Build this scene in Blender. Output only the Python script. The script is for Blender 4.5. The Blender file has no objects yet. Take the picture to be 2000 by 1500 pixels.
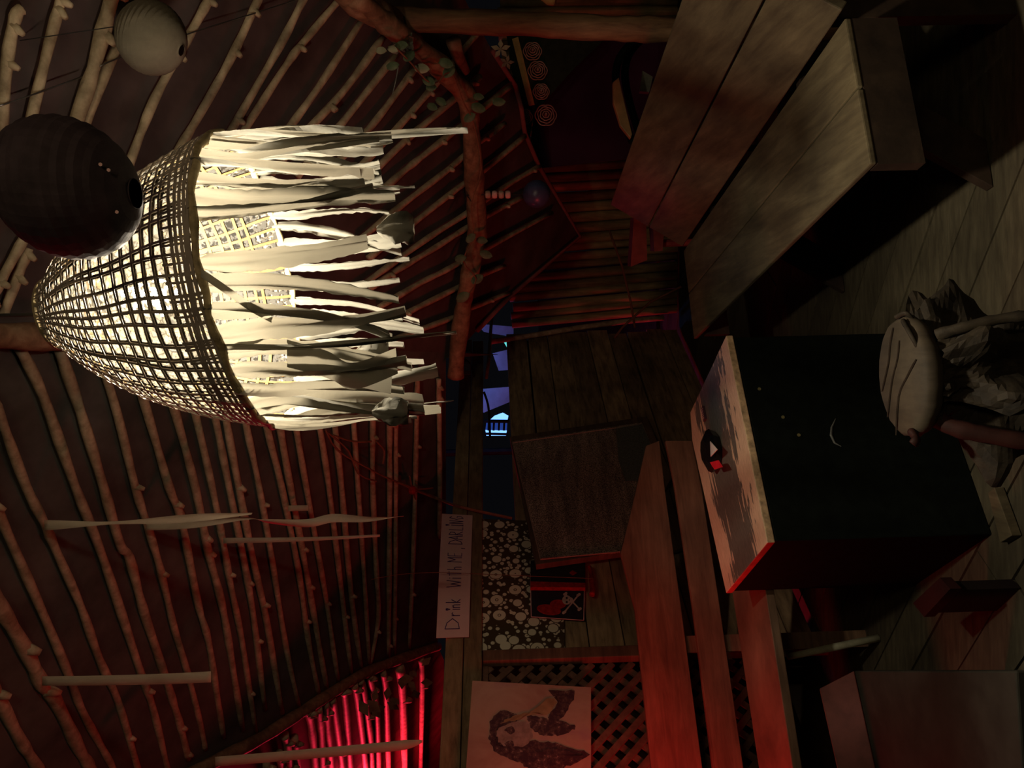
import bpy, bmesh, math, random
from mathutils import Vector as V, Matrix
S = bpy.context.scene
COL = S.collection
PI = math.pi
def rnd(seed): return random.Random(seed)

# ------------------------------------------------------------------ camera (held upright, frame turned on its side)
CAM = V((0, 0, 1.36)); FPX = 1500.0
PITCH = 0.0153; ROLL = 0.028
Fw = V((0, math.cos(PITCH), -math.sin(PITCH)))
Dn0 = V((0, -math.sin(PITCH), -math.cos(PITCH)))
R0 = V((1, 0, 0))
cR, sR = math.cos(ROLL), math.sin(ROLL)
EU = R0 * cR + Dn0 * sR          # photo's vertical axis (up) = sideways to the right in the room
EV = Dn0 * cR - R0 * sR          # photo's horizontal axis = downwards in the room
cam = bpy.data.objects.new('camera', bpy.data.cameras.new('camera'))
COL.objects.link(cam); S.camera = cam
cam.matrix_world = Matrix.Translation(CAM) @ Matrix((EV, EU, -Fw)).transposed().to_4x4()
cam.data.sensor_fit = 'HORIZONTAL'; cam.data.sensor_width = 36; cam.data.lens = 27.0
cam.data.clip_start = 0.02; cam.data.clip_end = 200

def ray(x, y): return Fw * FPX + EU * (750 - y) + EV * (x - 1000)
def at(x, y, Z):                 # point seen along a sight line at a distance Z in front
    d = ray(x, y); return CAM + d * (Z / d.y)
def hit(x, y, P, n):             # where a sight line meets a plane of the building
    d = ray(x, y); return CAM + d * ((P - CAM).dot(n) / d.dot(n))
def hz(x, y, z): return hit(x, y, V((0, 0, z)), V((0, 0, 1)))

# ------------------------------------------------------------------ the building's planes
d1 = V((-1.33, 1, .15)).normalized()
RT = at(0, 658, 1.9); Q1 = at(860, 900, 4.3)
nL = d1.cross(Q1 - RT).normalized()
if nL.dot(CAM - RT) < 0: nL = -nL
E2 = hit(893, 690, RT, nL)
PT = at(775, 60, 2.8)
nR = (E2 - RT).cross(PT - RT).normalized()
if nR.dot(CAM - RT) < 0: nR = -nR
WA = V((-1.119, 3.355, 0)); WB = V((.22, 5.5, 0))
def Z1(z): return 1.36+(z-1.36)*1.1
wd = (WB - WA).normalized(); nW = V((wd.y, -wd.x, 0))
if nW.dot(CAM - WA) < 0: nW = -nW
def onL(x, y, off=.02): return hit(x, y, RT + nL * off, nL)
def onR(x, y, off=.02): return hit(x, y, RT + nR * off, nR)
def onW(x, y, off=0.): return hit(x, y, WA + nW * off, nW)
H1 = onL(420, 1487, .03); H2 = onL(855, 1262, .03); H3 = at(873, 1500, 8.6)
nF = (H2 - H1).cross(H3 - H1).normalized()
if nF.dot(CAM - H1) < 0: nF = -nF
def onF(x, y, off=0.): return hit(x, y, H1 + nF * off, nF)

# ------------------------------------------------------------------ materials
MATS = {}
def nt(name):
    m = bpy.data.materials.new(name); m.use_nodes = True
    n = m.node_tree.nodes; n.clear()
    out = n.new('ShaderNodeOutputMaterial'); MATS[name] = m
    return m, n, m.node_tree.links, out
def coords(n, l, scale=(1, 1, 1), rot=(0, 0, 0)):
    tc = n.new('ShaderNodeTexCoord'); mp = n.new('ShaderNodeMapping')
    mp.inputs['Scale'].default_value = scale; mp.inputs['Rotation'].default_value = rot
    l.new(tc.outputs['Object'], mp.inputs['Vector']); return mp.outputs['Vector']
def ramp(n, l, fac, stops):
    r = n.new('ShaderNodeValToRGB'); l.new(fac, r.inputs['Fac'])
    e = r.color_ramp.elements
    while len(e) > 1: e.remove(e[-1])
    for i, (p, c) in enumerate(stops):
        el = e[0] if i == 0 else e.new(p)
        el.position = p; el.color = (*c, 1) if len(c) == 3 else c
    return r.outputs['Color']
def noise(n, l, vec, scale, detail=4, rough=.6, dist=0.):
    t = n.new('ShaderNodeTexNoise'); l.new(vec, t.inputs['Vector'])
    t.inputs['Scale'].default_value = scale; t.inputs['Detail'].default_value = detail
    t.inputs['Roughness'].default_value = rough; t.inputs['Distortion'].default_value = dist
    return t.outputs['Fac']
def mixc(n, l, a, b, fac, mode='MIX'):
    m = n.new('ShaderNodeMixRGB'); m.blend_type = mode
    for s, v in ((m.inputs['Fac'], fac), (m.inputs['Color1'], a), (m.inputs['Color2'], b)):
        if isinstance(v, (int, float)): s.default_value = v
        elif isinstance(v, tuple): s.default_value = (*v, 1)
        else: l.new(v, s)
    return m.outputs['Color']
def principled(n, l, out, rough=.7, spec=.3, metal=0):
    b = n.new('ShaderNodeBsdfPrincipled'); b.inputs['Roughness'].default_value = rough
    b.inputs['Specular IOR Level'].default_value = spec; b.inputs['Metallic'].default_value = metal
    l.new(b.outputs[0], out.inputs['Surface']); return b
def bump(n, l, h, b, strength=.4, dist=.004):
    k = n.new('ShaderNodeBump'); k.inputs['Strength'].default_value = strength; k.inputs['Distance'].default_value = dist
    l.new(h, k.inputs['Height']); l.new(k.outputs[0], b.inputs['Normal'])
def wood(name, c1, c2, c3, scale=(1, 1, 1), rot=(0, 0, 0), rough=.75, spec=.25, big=3.5, tint=True, fine=30, bs=.4):
    m, n, l, out = nt(name); b = principled(n, l, out, rough, spec)
    v = coords(n, l, scale, rot); v0 = coords(n, l)
    f = noise(n, l, v, fine, 6, .65, .3); g = noise(n, l, v0, big, 4, .6)
    a = ramp(n, l, f, [(.3, c1), (.55, c2), (.75, c3)])
    bl = ramp(n, l, g, [(.3, (.45, .45, .45)), (.7, (1.15, 1.15, 1.15))])
    col = mixc(n, l, a, bl, .8, 'MULTIPLY')
    if tint:
        at_ = n.new('ShaderNodeAttribute'); at_.attribute_name = 'tint'
        col = mixc(n, l, col, at_.outputs['Color'], 1., 'MULTIPLY')
    l.new(col, b.inputs['Base Color']); bump(n, l, f, b, bs, .003)
    return m
def plain(name, c, rough=.7, spec=.3, var=.25, scale=20, metal=0, bs=0.):
    m, n, l, out = nt(name); b = principled(n, l, out, rough, spec, metal)
    f = noise(n, l, coords(n, l), scale, 4)
    col = ramp(n, l, f, [(.3, tuple(x * (1 - var) for x in c)), (.7, tuple(min(1, x * (1 + var)) for x in c))])
    l.new(col, b.inputs['Base Color'])
    if bs: bump(n, l, f, b, bs, .004)
    return m
def cloth(name, c, trans=.4, var=.15, scale=25, ct=None):
    m, n, l, out = nt(name)
    f = noise(n, l, coords(n, l, (1, 1, .35)), scale, 5, .65)
    col = ramp(n, l, f, [(.3, tuple(x * (1 - var) for x in c)), (.7, tuple(min(1, x * (1 + var)) for x in c))])
    d = n.new('ShaderNodeBsdfDiffuse'); t = n.new('ShaderNodeBsdfTranslucent'); mx = n.new('ShaderNodeMixShader')
    l.new(col, d.inputs['Color'])
    if ct: t.inputs['Color'].default_value = (*ct, 1)
    else: l.new(col, t.inputs['Color'])
    mx.inputs['Fac'].default_value = trans
    l.new(d.outputs[0], mx.inputs[1]); l.new(t.outputs[0], mx.inputs[2]); l.new(mx.outputs[0], out.inputs['Surface'])
    k = n.new('ShaderNodeBump'); k.inputs['Strength'].default_value = .5; k.inputs['Distance'].default_value = .004
    l.new(f, k.inputs['Height']); l.new(k.outputs[0], d.inputs['Normal'])
    return m
def emit(name, c, s):
    m, n, l, out = nt(name); e = n.new('ShaderNodeEmission')
    e.inputs['Color'].default_value = (*c, 1); e.inputs['Strength'].default_value = s
    l.new(e.outputs[0], out.inputs['Surface']); return m

pole_m = wood('peeled_pole', (.30, .23, .14), (.58, .46, .30), (.74, .62, .43), (1, 1, 1), fine=22, big=9, tint=False, rough=.6)
log_m = wood('bark_log', (.14, .07, .04), (.30, .16, .09), (.42, .26, .16), fine=26, big=6, tint=False, bs=.8)
post_m = wood('post_wood', (.08, .04, .02), (.18, .095, .045), (.25, .15, .075), (4, 4, .6), fine=9, big=4, tint=False, bs=.6)
floor_m = wood('floor_planks', (.038, .031, .019), (.068, .058, .036), (.098, .084, .055), (1.2, 7, 1), (0, 0, .655), big=2.2, fine=7)
bench_m = wood('bench_planks', (.055, .040, .022), (.100, .078, .042), (.145, .118, .066), (7, .8, 3), (0, 0, -.18), big=3.0, fine=5)
bark_m = wood('bench_dark_edge', (.02, .012, .007), (.035, .021, .013), (.055, .034, .02), fine=14, big=6, tint=False)
wall_m = wood('wall_planks', (.19, .125, .072), (.46, .305, .175), (.60, .415, .24), (1.2, 1.2, 9), big=3, fine=4)
beam_m = wood('beam_wood', (.18, .12, .06), (.34, .23, .12), (.44, .31, .17), (1.5, 1.5, 8), big=3, fine=5)
slat_m = wood('brown_slats', (.10, .055, .033), (.19, .11, .066), (.25, .15, .09), (1, 1, 8), big=3, fine=4)
cane_m = wood('bamboo_cane', (.25, .19, .10), (.52, .42, .24), (.64, .53, .32), (6, 6, .8), big=4, fine=4)
latt_m = wood('lattice_wood', (.11, .055, .035), (.24, .12, .08), (.32, .18, .12), fine=14, big=5, tint=False)
sheet_m = plain('dark_roof_cloth', (.10, .094, .083), .9, .1, .35, 5)
sheetr_m = plain('dark_red_roof_cloth', (.10, .07, .066), .9, .1, .35, 5)
eave_m = plain('faded_red_tarp', (.22, .075, .07), .8, .2, .3, 6)
black_m = plain('black_paint', (.003, .0042, .003), .75, .08, .4, 30)
paperblack_m = plain('black_paper', (.04, .027, .031), .8, .2, .3, 30, bs=.3)
ivory_m = cloth('ivory_paper', (.21, .18, .13), .15)
strip_m = cloth('cream_cotton', (.155, .150, .128), .38, .22, 14, (.155, .142, .11))
ribbon_m = cloth('ribbon_cotton', (.62, .50, .36), .3)
weave_m = plain('bamboo_weave_outer', (.24, .20, .16), .7, .2)
rim_m = plain('rim_binding', (.28, .22, .12), .7, .2, .4, 60, bs=.5)
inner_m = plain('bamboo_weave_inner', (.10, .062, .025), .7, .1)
steel_m = plain('grey_metal', (.25, .25, .25), .35, .5, .1, metal=.9)
cord_m = plain('dark_cord', (.03, .028, .026), .8, .1)
paper_m = plain('pink_white_paper', (.80, .50, .46), .8, .1, .05, 8)
ink_m = plain('purple_ink', (.07, .03, .12), .7, .1)
leaf_m = plain('dusty_leaf', (.12, .15, .08), .6, .3, .35, 30)
leafp_m = plain('pale_leaf', (.33, .30, .19), .6, .3, .3, 30)
twig_m = plain('reddish_twig', (.22, .10, .06), .8, .1)
redc_m = plain('red_cloth', (.35, .02, .015), .8, .1, .4, 60)
white_m = plain('white_plastic', (.60, .56, .48), .5, .4, .08)
mat_m = None
def carpet():
    m, n, l, out = nt('looped_carpet'); b = principled(n, l, out, .95, .05)
    v = coords(n, l); f = noise(n, l, v, 190, 2, .8); g = noise(n, l, coords(n, l, (1, 1, 6)), 3, 3)
    a = ramp(n, l, f, [(.42, (.14, .10, .08)), (.60, (.72, .56, .45))])
    c = mixc(n, l, a, ramp(n, l, g, [(.35, (.6, .6, .6)), (.65, (1.2, 1.15, 1.1))]), 1., 'MULTIPLY')
    l.new(c, b.inputs['Base Color']); bump(n, l, f, b, 1., .006); return m
mat_m = carpet()
patch_m = plain('grey_patch', (.17, .17, .14), .95, .05, .5, 180)
def lace(name, base, gap, hole=True):
    m, n, l, out = nt(name); b = principled(n, l, out, .9, .05)
    v = coords(n, l, (1, 1, 1))
    vo = n.new('ShaderNodeTexVoronoi'); vo.inputs['Scale'].default_value = 13; vo.inputs['Randomness'].default_value = .55
    l.new(v, vo.inputs['Vector'])
    petals = ramp(n, l, vo.outputs['Distance'], [(0, base), (.06, base), (.07, gap), (.10, gap), (.115, base), (.36, base), (.39, gap)])
    v2 = n.new('ShaderNodeTexVoronoi'); v2.inputs['Scale'].default_value = 38; l.new(v, v2.inputs['Vector'])
    small = ramp(n, l, v2.outputs['Distance'], [(0, gap), (.08, gap), (.10, base), (.36, base), (.42, gap)])
    mask = ramp(n, l, vo.outputs['Distance'], [(.42, (0, 0, 0)), (.43, (1, 1, 1))])
    l.new(mixc(n, l, petals, small, mask), b.inputs['Base Color']); return m
lace_m = lace('lace_panel', (.78, .69, .50), (.085, .05, .025))
def lining():
    m, n, l, out = nt('lace_lining')
    v = coords(n, l)
    vo = n.new('ShaderNodeTexVoronoi'); vo.feature = 'DISTANCE_TO_EDGE'; vo.inputs['Scale'].default_value = 85; l.new(v, vo.inputs['Vector'])
    veins = ramp(n, l, vo.outputs['Distance'], [(.0, (.022, .019, .014)), (.09, (.065, .061, .05)), (.4, (.085, .081, .068))])
    d = n.new('ShaderNodeBsdfDiffuse'); t = n.new('ShaderNodeBsdfTranslucent'); mx = n.new('ShaderNodeMixShader'); tr = n.new('ShaderNodeBsdfTransparent'); m2 = n.new('ShaderNodeMixShader')
    d.inputs['Color'].default_value = (.085, .083, .077, 1)
    l.new(veins, t.inputs['Color']); mx.inputs['Fac'].default_value = .6
    l.new(d.outputs[0], mx.inputs[1]); l.new(t.outputs[0], mx.inputs[2])
    hole = ramp(n, l, noise(n, l, v, 120, 2, .5), [(.48, (0, 0, 0)), (.56, (1, 1, 1))])
    ml = n.new('ShaderNodeMath'); ml.operation = 'MULTIPLY'; ml.inputs[1].default_value = .72
    l.new(hole, ml.inputs[0]); l.new(ml.outputs[0], m2.inputs['Fac'])
    l.new(mx.outputs[0], m2.inputs[1]); l.new(tr.outputs[0], m2.inputs[2]); l.new(m2.outputs[0], out.inputs['Surface'])
    return m
lining_m = lining()
def peel():
    m, n, l, out = nt('peeling_top'); b = principled(n, l, out, .6, .3)
    tc = n.new('ShaderNodeTexCoord'); sp = n.new('ShaderNodeSeparateXYZ'); l.new(tc.outputs['UV'], sp.inputs[0])
    mp = n.new('ShaderNodeMapping'); mp.inputs['Scale'].default_value = (2.2, 9, 1); l.new(tc.outputs['UV'], mp.inputs[0])
    f = noise(n, l, mp.outputs[0], 2.1, 5, .62, .4)
    # painted band across the middle, ragged towards the left end
    a1 = n.new('ShaderNodeMath'); a1.operation = 'SUBTRACT'; l.new(sp.outputs['Y'], a1.inputs[0]); a1.inputs[1].default_value = .47
    a2 = n.new('ShaderNodeMath'); a2.operation = 'ABSOLUTE'; l.new(a1.outputs[0], a2.inputs[0])
    a3 = n.new('ShaderNodeMath'); a3.operation = 'MULTIPLY_ADD'; l.new(f, a3.inputs[0]); a3.inputs[1].default_value = .95; l.new(a2.outputs[0], a3.inputs[2])
    k = ramp(n, l, a3.outputs[0], [(.735, (0, 0, 0)), (.75, (1, 1, 1))])
    g = noise(n, l, mp.outputs[0], 9, 5, .7)
    grey = ramp(n, l, g, [(.3, (.075, .068, .055)), (.7, (.17, .155, .125))])
    peach = ramp(n, l, g, [(.3, (.50, .36, .23)), (.7, (.74, .56, .38))])
    l.new(mixc(n, l, grey, peach, k), b.inputs['Base Color']); bump(n, l, k, b, .5, .002); return m
peel_m = peel()
edge_m = plain('worn_edge', (.42, .28, .16), .6, .3, .5, 40)
redlit_m = plain('red_lit_tint', (.36, .05, .04), .6, .3, .3, 20)  # red lamplight put into the colour of boards and chest edge
stump_m = wood('cracked_stump_top', (.036, .027, .017), (.058, .044, .028), (.070, .054, .035), (4, 1, 1), (0, 0, .5), fine=8, big=6, tint=False)
root_m = wood('root_bark', (.008, .006, .0035), (.026, .019, .011), (.045, .034, .02), (1, 1, .5), fine=22, big=12, tint=False, bs=1.)
crack_m = plain('crack_dark', (.02, .014, .01), .9, .05)
gem_m = plain('black_glass', (.006, .006, .007), .12, .6, .1)

# ------------------------------------------------------------------ mesh helpers
def tag(o, label=None, cat=None, group=None, kind=None):
    if label: o['label'] = label
    if cat: o['category'] = cat
    if group: o['group'] = group
    if kind: o['kind'] = kind
    return o
def thing(name, base, label, cat, group=None):
    o = bpy.data.objects.new(name, None); o.empty_display_size = .05; COL.objects.link(o)
    o.location = base; return tag(o, label, cat, group)
class MB:
    def __init__(s): s.v = []; s.f = []; s.t = []; s.uv = {}; s.m = []; s.mi = 0
    def face(s, idx, t=1.): s.f.append(idx); s.t.append(t); s.m.append(s.mi)
    def box(s, c, ax, ay, az, t=1.):          # c centre, half-axis vectors
        i = len(s.v); c = V(c)
        for dx, dy, dz in ((-1,-1,-1),(1,-1,-1),(1,1,-1),(-1,1,-1),(-1,-1,1),(1,-1,1),(1,1,1),(-1,1,1)):
            s.v.append(c + ax*dx + ay*dy + az*dz)
        for f in ((0,3,2,1),(4,5,6,7),(0,1,5,4),(1,2,6,5),(2,3,7,6),(3,0,4,7)): s.face([i+k for k in f], t)
    def bar(s, a, b, side, up, t=1.):         # from a to b, half-size vectors side and up
        a, b = V(a), V(b); s.box((a+b)/2, (b-a)/2, V(side), V(up), t)
    def prism(s, poly, off, t=1.):            # polygon swept by off
        i = len(s.v); n = len(poly)
        s.v += [V(p) for p in poly] + [V(p)+V(off) for p in poly]
        s.face(list(range(i, i+n)), t); s.face([i+n+k for k in range(n-1, -1, -1)], t)
        for k in range(n): s.face([i+k, i+n+k, i+n+(k+1) % n, i+(k+1) % n], t)
    def tube(s, pts, r, sides=8, t=1., caps=True, flat=1.):
        pts = [V(p) for p in pts]; n = len(pts); i0 = len(s.v)
        rr = r if isinstance(r, (list, tuple)) else [r]*n
        nrm = None
        for k, p in enumerate(pts):
            tg = (pts[min(k+1, n-1)] - pts[max(k-1, 0)]).normalized()
            if nrm is None:
                nrm = tg.orthogonal().normalized()
            nrm = (nrm - tg*nrm.dot(tg)).normalized(); bn = tg.cross(nrm)
            for j in range(sides):
                a = 2*PI*j/sides
                s.v.append(p + nrm*math.cos(a)*rr[k] + bn*math.sin(a)*rr[k]*flat)
        for k in range(n-1):
            for j in range(sides):
                a = i0+k*sides+j; b = i0+k*sides+(j+1) % sides
                s.face([a, b, b+sides, a+sides], t)
        if caps:
            s.face([i0+j for j in range(sides-1, -1, -1)], t); s.face([i0+(n-1)*sides+j for j in range(sides)], t)
    def grid(s, rows, t=1.):
        i0 = len(s.v); w = len(rows[0])
        for r in rows: s.v += [V(p) for p in r]
        for a in range(len(rows)-1):
            for b in range(w-1):
                q = i0+a*w+b; s.face([q, q+1, q+w+1, q+w], t)
    def lathe(s, prof, o, ex, ey, ez, seg=32, t=1., close=True):
        i0 = len(s.v)
        for r, h in prof:
            for j in range(seg):
                a = 2*PI*j/seg; s.v.append(V(o) + ex*math.cos(a)*r + ey*math.sin(a)*r + ez*h)
        for k in range(len(prof)-1):
            for j in range(seg):
                a = i0+k*seg+j; b = i0+k*seg+(j+1) % seg
                s.face([a, b, b+seg, a+seg], t)
    def build(s, name, mat, parent=None, base=None, smooth=False, bevel=0, solid=0):
        if parent is not None: base = parent_base(parent)
        if base is None:
            xs = [p.x for p in s.v]; ys = [p.y for p in s.v]; zs = [p.z for p in s.v]
            base = V(((min(xs)+max(xs))/2, (min(ys)+max(ys))/2, min(zs)))
        base = V(base)
        me = bpy.data.meshes.new(name); me.from_pydata([tuple(p-base) for p in s.v], [], s.f)
        for m in (mat if isinstance(mat, list) else [mat]): me.materials.append(m)
        ca = me.color_attributes.new('tint', 'FLOAT_COLOR', 'CORNER')
        li = 0
        for p in me.polygons:
            t = s.t[p.index]; c = (t, t, t, 1) if isinstance(t, (int, float)) else (*t, 1)
            p.use_smooth = smooth
            if s.m[p.index]: p.material_index = s.m[p.index]
            for _ in p.loop_indices: ca.data[_].color = c
        if s.uv:
            u = me.uv_layers.new(name='UVMap')
            for lp in me.loops: u.data[lp.index].uv = s.uv.get(lp.vertex_index, (0, 0))
        bm = bmesh.new(); bm.from_mesh(me); bmesh.ops.recalc_face_normals(bm, faces=bm.faces); bm.to_mesh(me); bm.free()
        o = bpy.data.objects.new(name, me); COL.objects.link(o)
        if parent is not None:
            o.parent = parent; BASE[o.name] = base
        else: o.location = base; BASE[o.name] = base
        if bevel:
            b = o.modifiers.new('bevel', 'BEVEL'); b.width = bevel; b.segments = 2; b.limit_method = 'ANGLE'
        if solid:
            b = o.modifiers.new('solid', 'SOLIDIFY'); b.thickness = solid
        return o
BASE = {}
def parent_base(p):
    return BASE[p.name] if p.name in BASE else V(p.location)
def smoothpts(pts, k=3):
    # Catmull-Rom resample
    P = [V(p) for p in pts]; out = []
    for i in range(len(P)-1):
        p0 = P[max(i-1, 0)]; p1 = P[i]; p2 = P[i+1]; p3 = P[min(i+2, len(P)-1)]
        for j in range(k):
            t = j/k
            out.append(.5*((2*p1)+(p2-p0)*t+(2*p0-5*p1+4*p2-p3)*t*t+(3*p1-p0-3*p2+p3)*t**3))
    out.append(P[-1]); return out
UP = V((0, 0, 1))
ORD = ['first','second','third','fourth','fifth','sixth','seventh','eighth','ninth','tenth','eleventh','twelfth','thirteenth','fourteenth','fifteenth','sixteenth','seventeenth','eighteenth','nineteenth','twentieth','twenty-first','twenty-second','twenty-third','twenty-fourth','twenty-fifth','twenty-sixth','twenty-seventh']

# ================================================================== FLOOR
fd = V((-1.3, 1, 0)).normalized(); fn = V((fd.y, -fd.x, 0))
r = rnd(3); mb = MB()
for i in range(-14, 44):
    w = .150; c0 = fn*(i*w)
    s0 = -6 + r.random()*1.5
    while s0 < 8.5:
        L = 1.2+r.random()*1.8; s1 = min(s0+L, 8.5); mid = c0+fd*((s0+s1)/2)
        if mid.y > -1.2 and mid.y < 6.4 and abs(mid.x) < 4.0:
            t = .75+.5*r.random()
            mb.box(mid+V((0, 0, -.0125+r.uniform(-.0015, .0015))), fd*((s1-s0)/2-.0025), fn*(w/2-.0035), UP*.0125, (t, t*.98, t*.93))
        s0 = s1
tag(mb.build('floor', floor_m), 'weathered grey-brown floorboards laid on the diagonal', None, None, 'structure')
mb = MB(); mb.box(V((0, 8.9, -.06)), V((6, 0, 0)), V((0, 2.3, 0)), UP*.06)
tag(mb.build('floor', bark_m), 'dark ground outside behind the hut', None, None, 'structure')
mb = MB(); mb.box(V((0, 2.4, -.06)), V((4.6, 0, 0)), V((0, 4.2, 0)), UP*.03)
tag(mb.build('floor', bark_m), 'dark underside below the floorboards', None, None, 'structure')

# ================================================================== ROOF SHEETS
def strip_poly(name, pts, n, m, th=.008, label=''):
    b = MB(); b.prism([p - n*.004 for p in pts], -n*th); return tag(b.build(name, m), label, None, None, 'structure')
up_l = RT + (RT-E2).normalized()*1.6
Lp = [up_l, E2, E2 + (E2-RT).normalized()*.5, hit(872, 700, RT, nL), hit(872, 1010, RT, nL), H2, H1, H1 + (H1-H2).normalized()*1.5, up_l + d1*4.2]
strip_poly('ceiling', Lp, nL, sheet_m, label='dark cloth lining of the left roof slope behind the poles')
Rim = [(893, 690), (932, 646), (995, 580), (1133, 462), (1053, 325), (1025, 259), (1018, 210), (1007, 168), (962, 98), (930, 40), (880, -60)]
Rp = [up_l] + [hit(x, y, RT, nR) for x, y in Rim] + [hit(800, -220, RT, nR), hit(300, -420, RT, nR), hit(-300, -420, RT, nR), hit(-300, 500, RT, nR)]
Rp = [RT + (RT-E2).normalized()*.55] + [hit(x, y, RT, nR) for x, y in Rim] + [hit(700, -260, RT, nR), hit(100, -420, RT, nR), hit(-350, -420, RT, nR), hit(-350, 500, RT, nR)]
strip_poly('ceiling', Rp, nR, sheetr_m, label='dark reddish cloth lining of the right roof slope')
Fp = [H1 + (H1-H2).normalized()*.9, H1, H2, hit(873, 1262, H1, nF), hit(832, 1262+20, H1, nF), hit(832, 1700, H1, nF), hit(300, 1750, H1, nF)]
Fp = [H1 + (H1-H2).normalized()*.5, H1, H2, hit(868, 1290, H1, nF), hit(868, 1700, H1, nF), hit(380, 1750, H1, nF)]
strip_poly('ceiling', Fp, nF, plain('red_lit_cloth', (.16, .05, .05), .9, .1, .35, 6), label='cloth coloured by red light behind the poles beyond the hip beam')  # glow of the red lamp mixed into the cloth colour

# ================================================================== ROOF POLES
def pole(px, f, rad, label, group, seed, name='roof_pole'):
    r = rnd(seed)
    pts = [f(x, y, .02) for x, y in px]
    pts = smoothpts(pts, 4)
    rr = []
    for k in range(len(pts)):
        q = 1 + .10*math.sin(k*1.7+seed) + r.uniform(-.07, .07)
        rr.append(rad*q)
    b = MB(); b.tube(pts, rr, 8)
    n = len(pts)                                # knots and cut side-shoots
    for _ in range(2):
        k = r.randrange(1, n-1) if n > 2 else 0
        tg = (pts[min(k+1, n-1)]-pts[k-1]).normalized()
        side = (UP*-.8 + tg*r.uniform(.3, .9)).normalized()
        b.tube([pts[k], pts[k]+side*rad*1.5, pts[k]+side*rad*2.3], [rad*1.05, rad*.75, rad*.5], 6)
    return tag(b.build(name, pole_m, smooth=True), label, 'pole', group)
LP = [
 [(-20,1330),(0,1368),(37,1441),(73,1500),(95,1545)],
 [(-25,1140),(0,1185),(48,1265),(84,1339),(106,1364),(154,1463),(176,1500),(195,1545)],
 [(-25,955),(0,1009),(70,1166),(128,1302),(158,1383),(194,1452),(220,1500),(238,1545)],
 [(-20,770),(0,812),(51,950),(86,1020),(110,1076),(158,1185),(194,1287),(231,1372),(268,1500),(280,1545)],
 [(38,679),(84,772),(147,950),(200,1086),(271,1302),(299,1386),(326,1500),(334,1545)],
 [(115,680),(157,803),(202,950),(235,1064),(253,1089),(279,1188),(315,1298),(337,1368),(352,1419),(367,1482)],
 [(185,665),(229,807),(264,950),(293,1042),(315,1119),(341,1229),(367,1317),(392,1419),(400,1463)],
 [(245,668),(280,779),(330,950),(352,1005),(367,1078),(389,1188),(407,1251),(422,1346),(436,1440)],
 [(305,670),(341,800),(381,950),(407,1078),(433,1177),(451,1280),(473,1425)],
 [(350,672),(383,814),(414,950),(436,1060),(451,1144),(473,1254),(499,1430)],
 [(390,672),(422,824),(447,950),(473,1078),(495,1203),(517,1385)],
 [(415,673),(443,828),(466,950),(495,1097),(521,1214),(550,1392)],
 [(452,675),(481,831),(506,950),(532,1097),(557,1254),(583,1379)],
 [(500,676),(521,831),(550,950),(583,1115),(601,1243),(622,1357)],
 [(525,676),(546,828),(567,950),(590,1071),(616,1218),(638,1346)],
 [(555,677),(577,828),(598,950),(638,1177),(660,1332)],
 [(600,680),(623,824),(642,950),(667,1155),(686,1317)],
 [(640,680),(654,831),(667,950),(686,1163),(706,1308)],
 [(682,682),(691,831),(699,950),(703,1005),(714,1170),(721,1298)],
 [(728,700),(728,821),(728,950),(735,1115),(739,1207),(722,1298)],
 [(761,700),(761,828),(761,950),(760,1133),(758,1285)],
 [(776,700),(773,828),(773,950),(772,1110),(770,1278)],
 [(816,720),(814,800),(811,950),(806,1115),(798,1272)],
 [(857,740),(858,830),(859,975),(858,1050)],
]
for i, px in enumerate(LP):
    pole(px, onL, [.017, .020, .0125, .0125][i] if i < 4 else .0125 + .0015*((i*7) % 3)*.6, 'knotty peeled roof pole of the left slope, %s counting down from the roof top' % ORD[i], 'poles of the left roof slope', 100+i)
RP = [
 [(56,485),(35,540),(7,615)], [(48,465),(0,551),(-20,590)], [(112,590),(95,625),(85,645)],
 [(42,18),(30,34),(14,122),(3,260),(-5,330)],
 [(126,-25),(119,0),(95,91),(58,245),(45,300)],
 [(224,-25),(217,0),(182,136),(148,240),(135,290)],
 [(290,-15),(224,101),(165,250),(150,300)],
 [(422,-25),(408,0),(364,80),(301,196),(252,322),(225,390)],
 [(516,-25),(504,0),(459,98),(410,189),(343,304),(300,380)],
 [(606,-25),(592,0),(546,91),(441,273),(400,345)],
 [(684,-25),(662,0),(595,80),(560,126),(465,273),(420,345)],
 [(710,35),(619,175),(545,276),(500,340)],
 [(748,73),(668,182),(580,276),(530,340)],
 [(773,108),(668,241),(636,276),(580,345)],
 [(811,133),(738,231),(700,273),(630,350)],
 [(934,63),(899,105),(839,178),(762,266),(700,330)],
 [(937,150),(860,217),(794,273),(720,345)],
 [(997,168),(937,217),(902,245),(822,308),(787,336),(720,395)],
 [(986,241),(934,280),(878,329),(787,399),(700,470)],
 [(1025,266),(955,325),(895,367),(801,441),(720,505)],
 [(1053,325),(983,367),(913,416),(836,465),(752,525),(690,570)],
 [(1021,385),(948,423),(902,451),(840,490),(780,525),(720,565)],
 [(1077,416),(932,495),(911,506),(859,534),(824,551),(740,600)],
 [(985,520),(930,541),(901,558),(817,600),(740,640)],
 [(995,572),(915,604),(890,618),(796,653),(750,672)],
]
for i, px in enumerate(RP):
    rad = .017 if i == 5 else (.012 if i < 12 else .0135)
    pole(px, onR, rad, 'slanting peeled roof pole of the right slope, %s counting down from the roof top' % ORD[i], 'poles of the right roof slope', 200+i)
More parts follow.
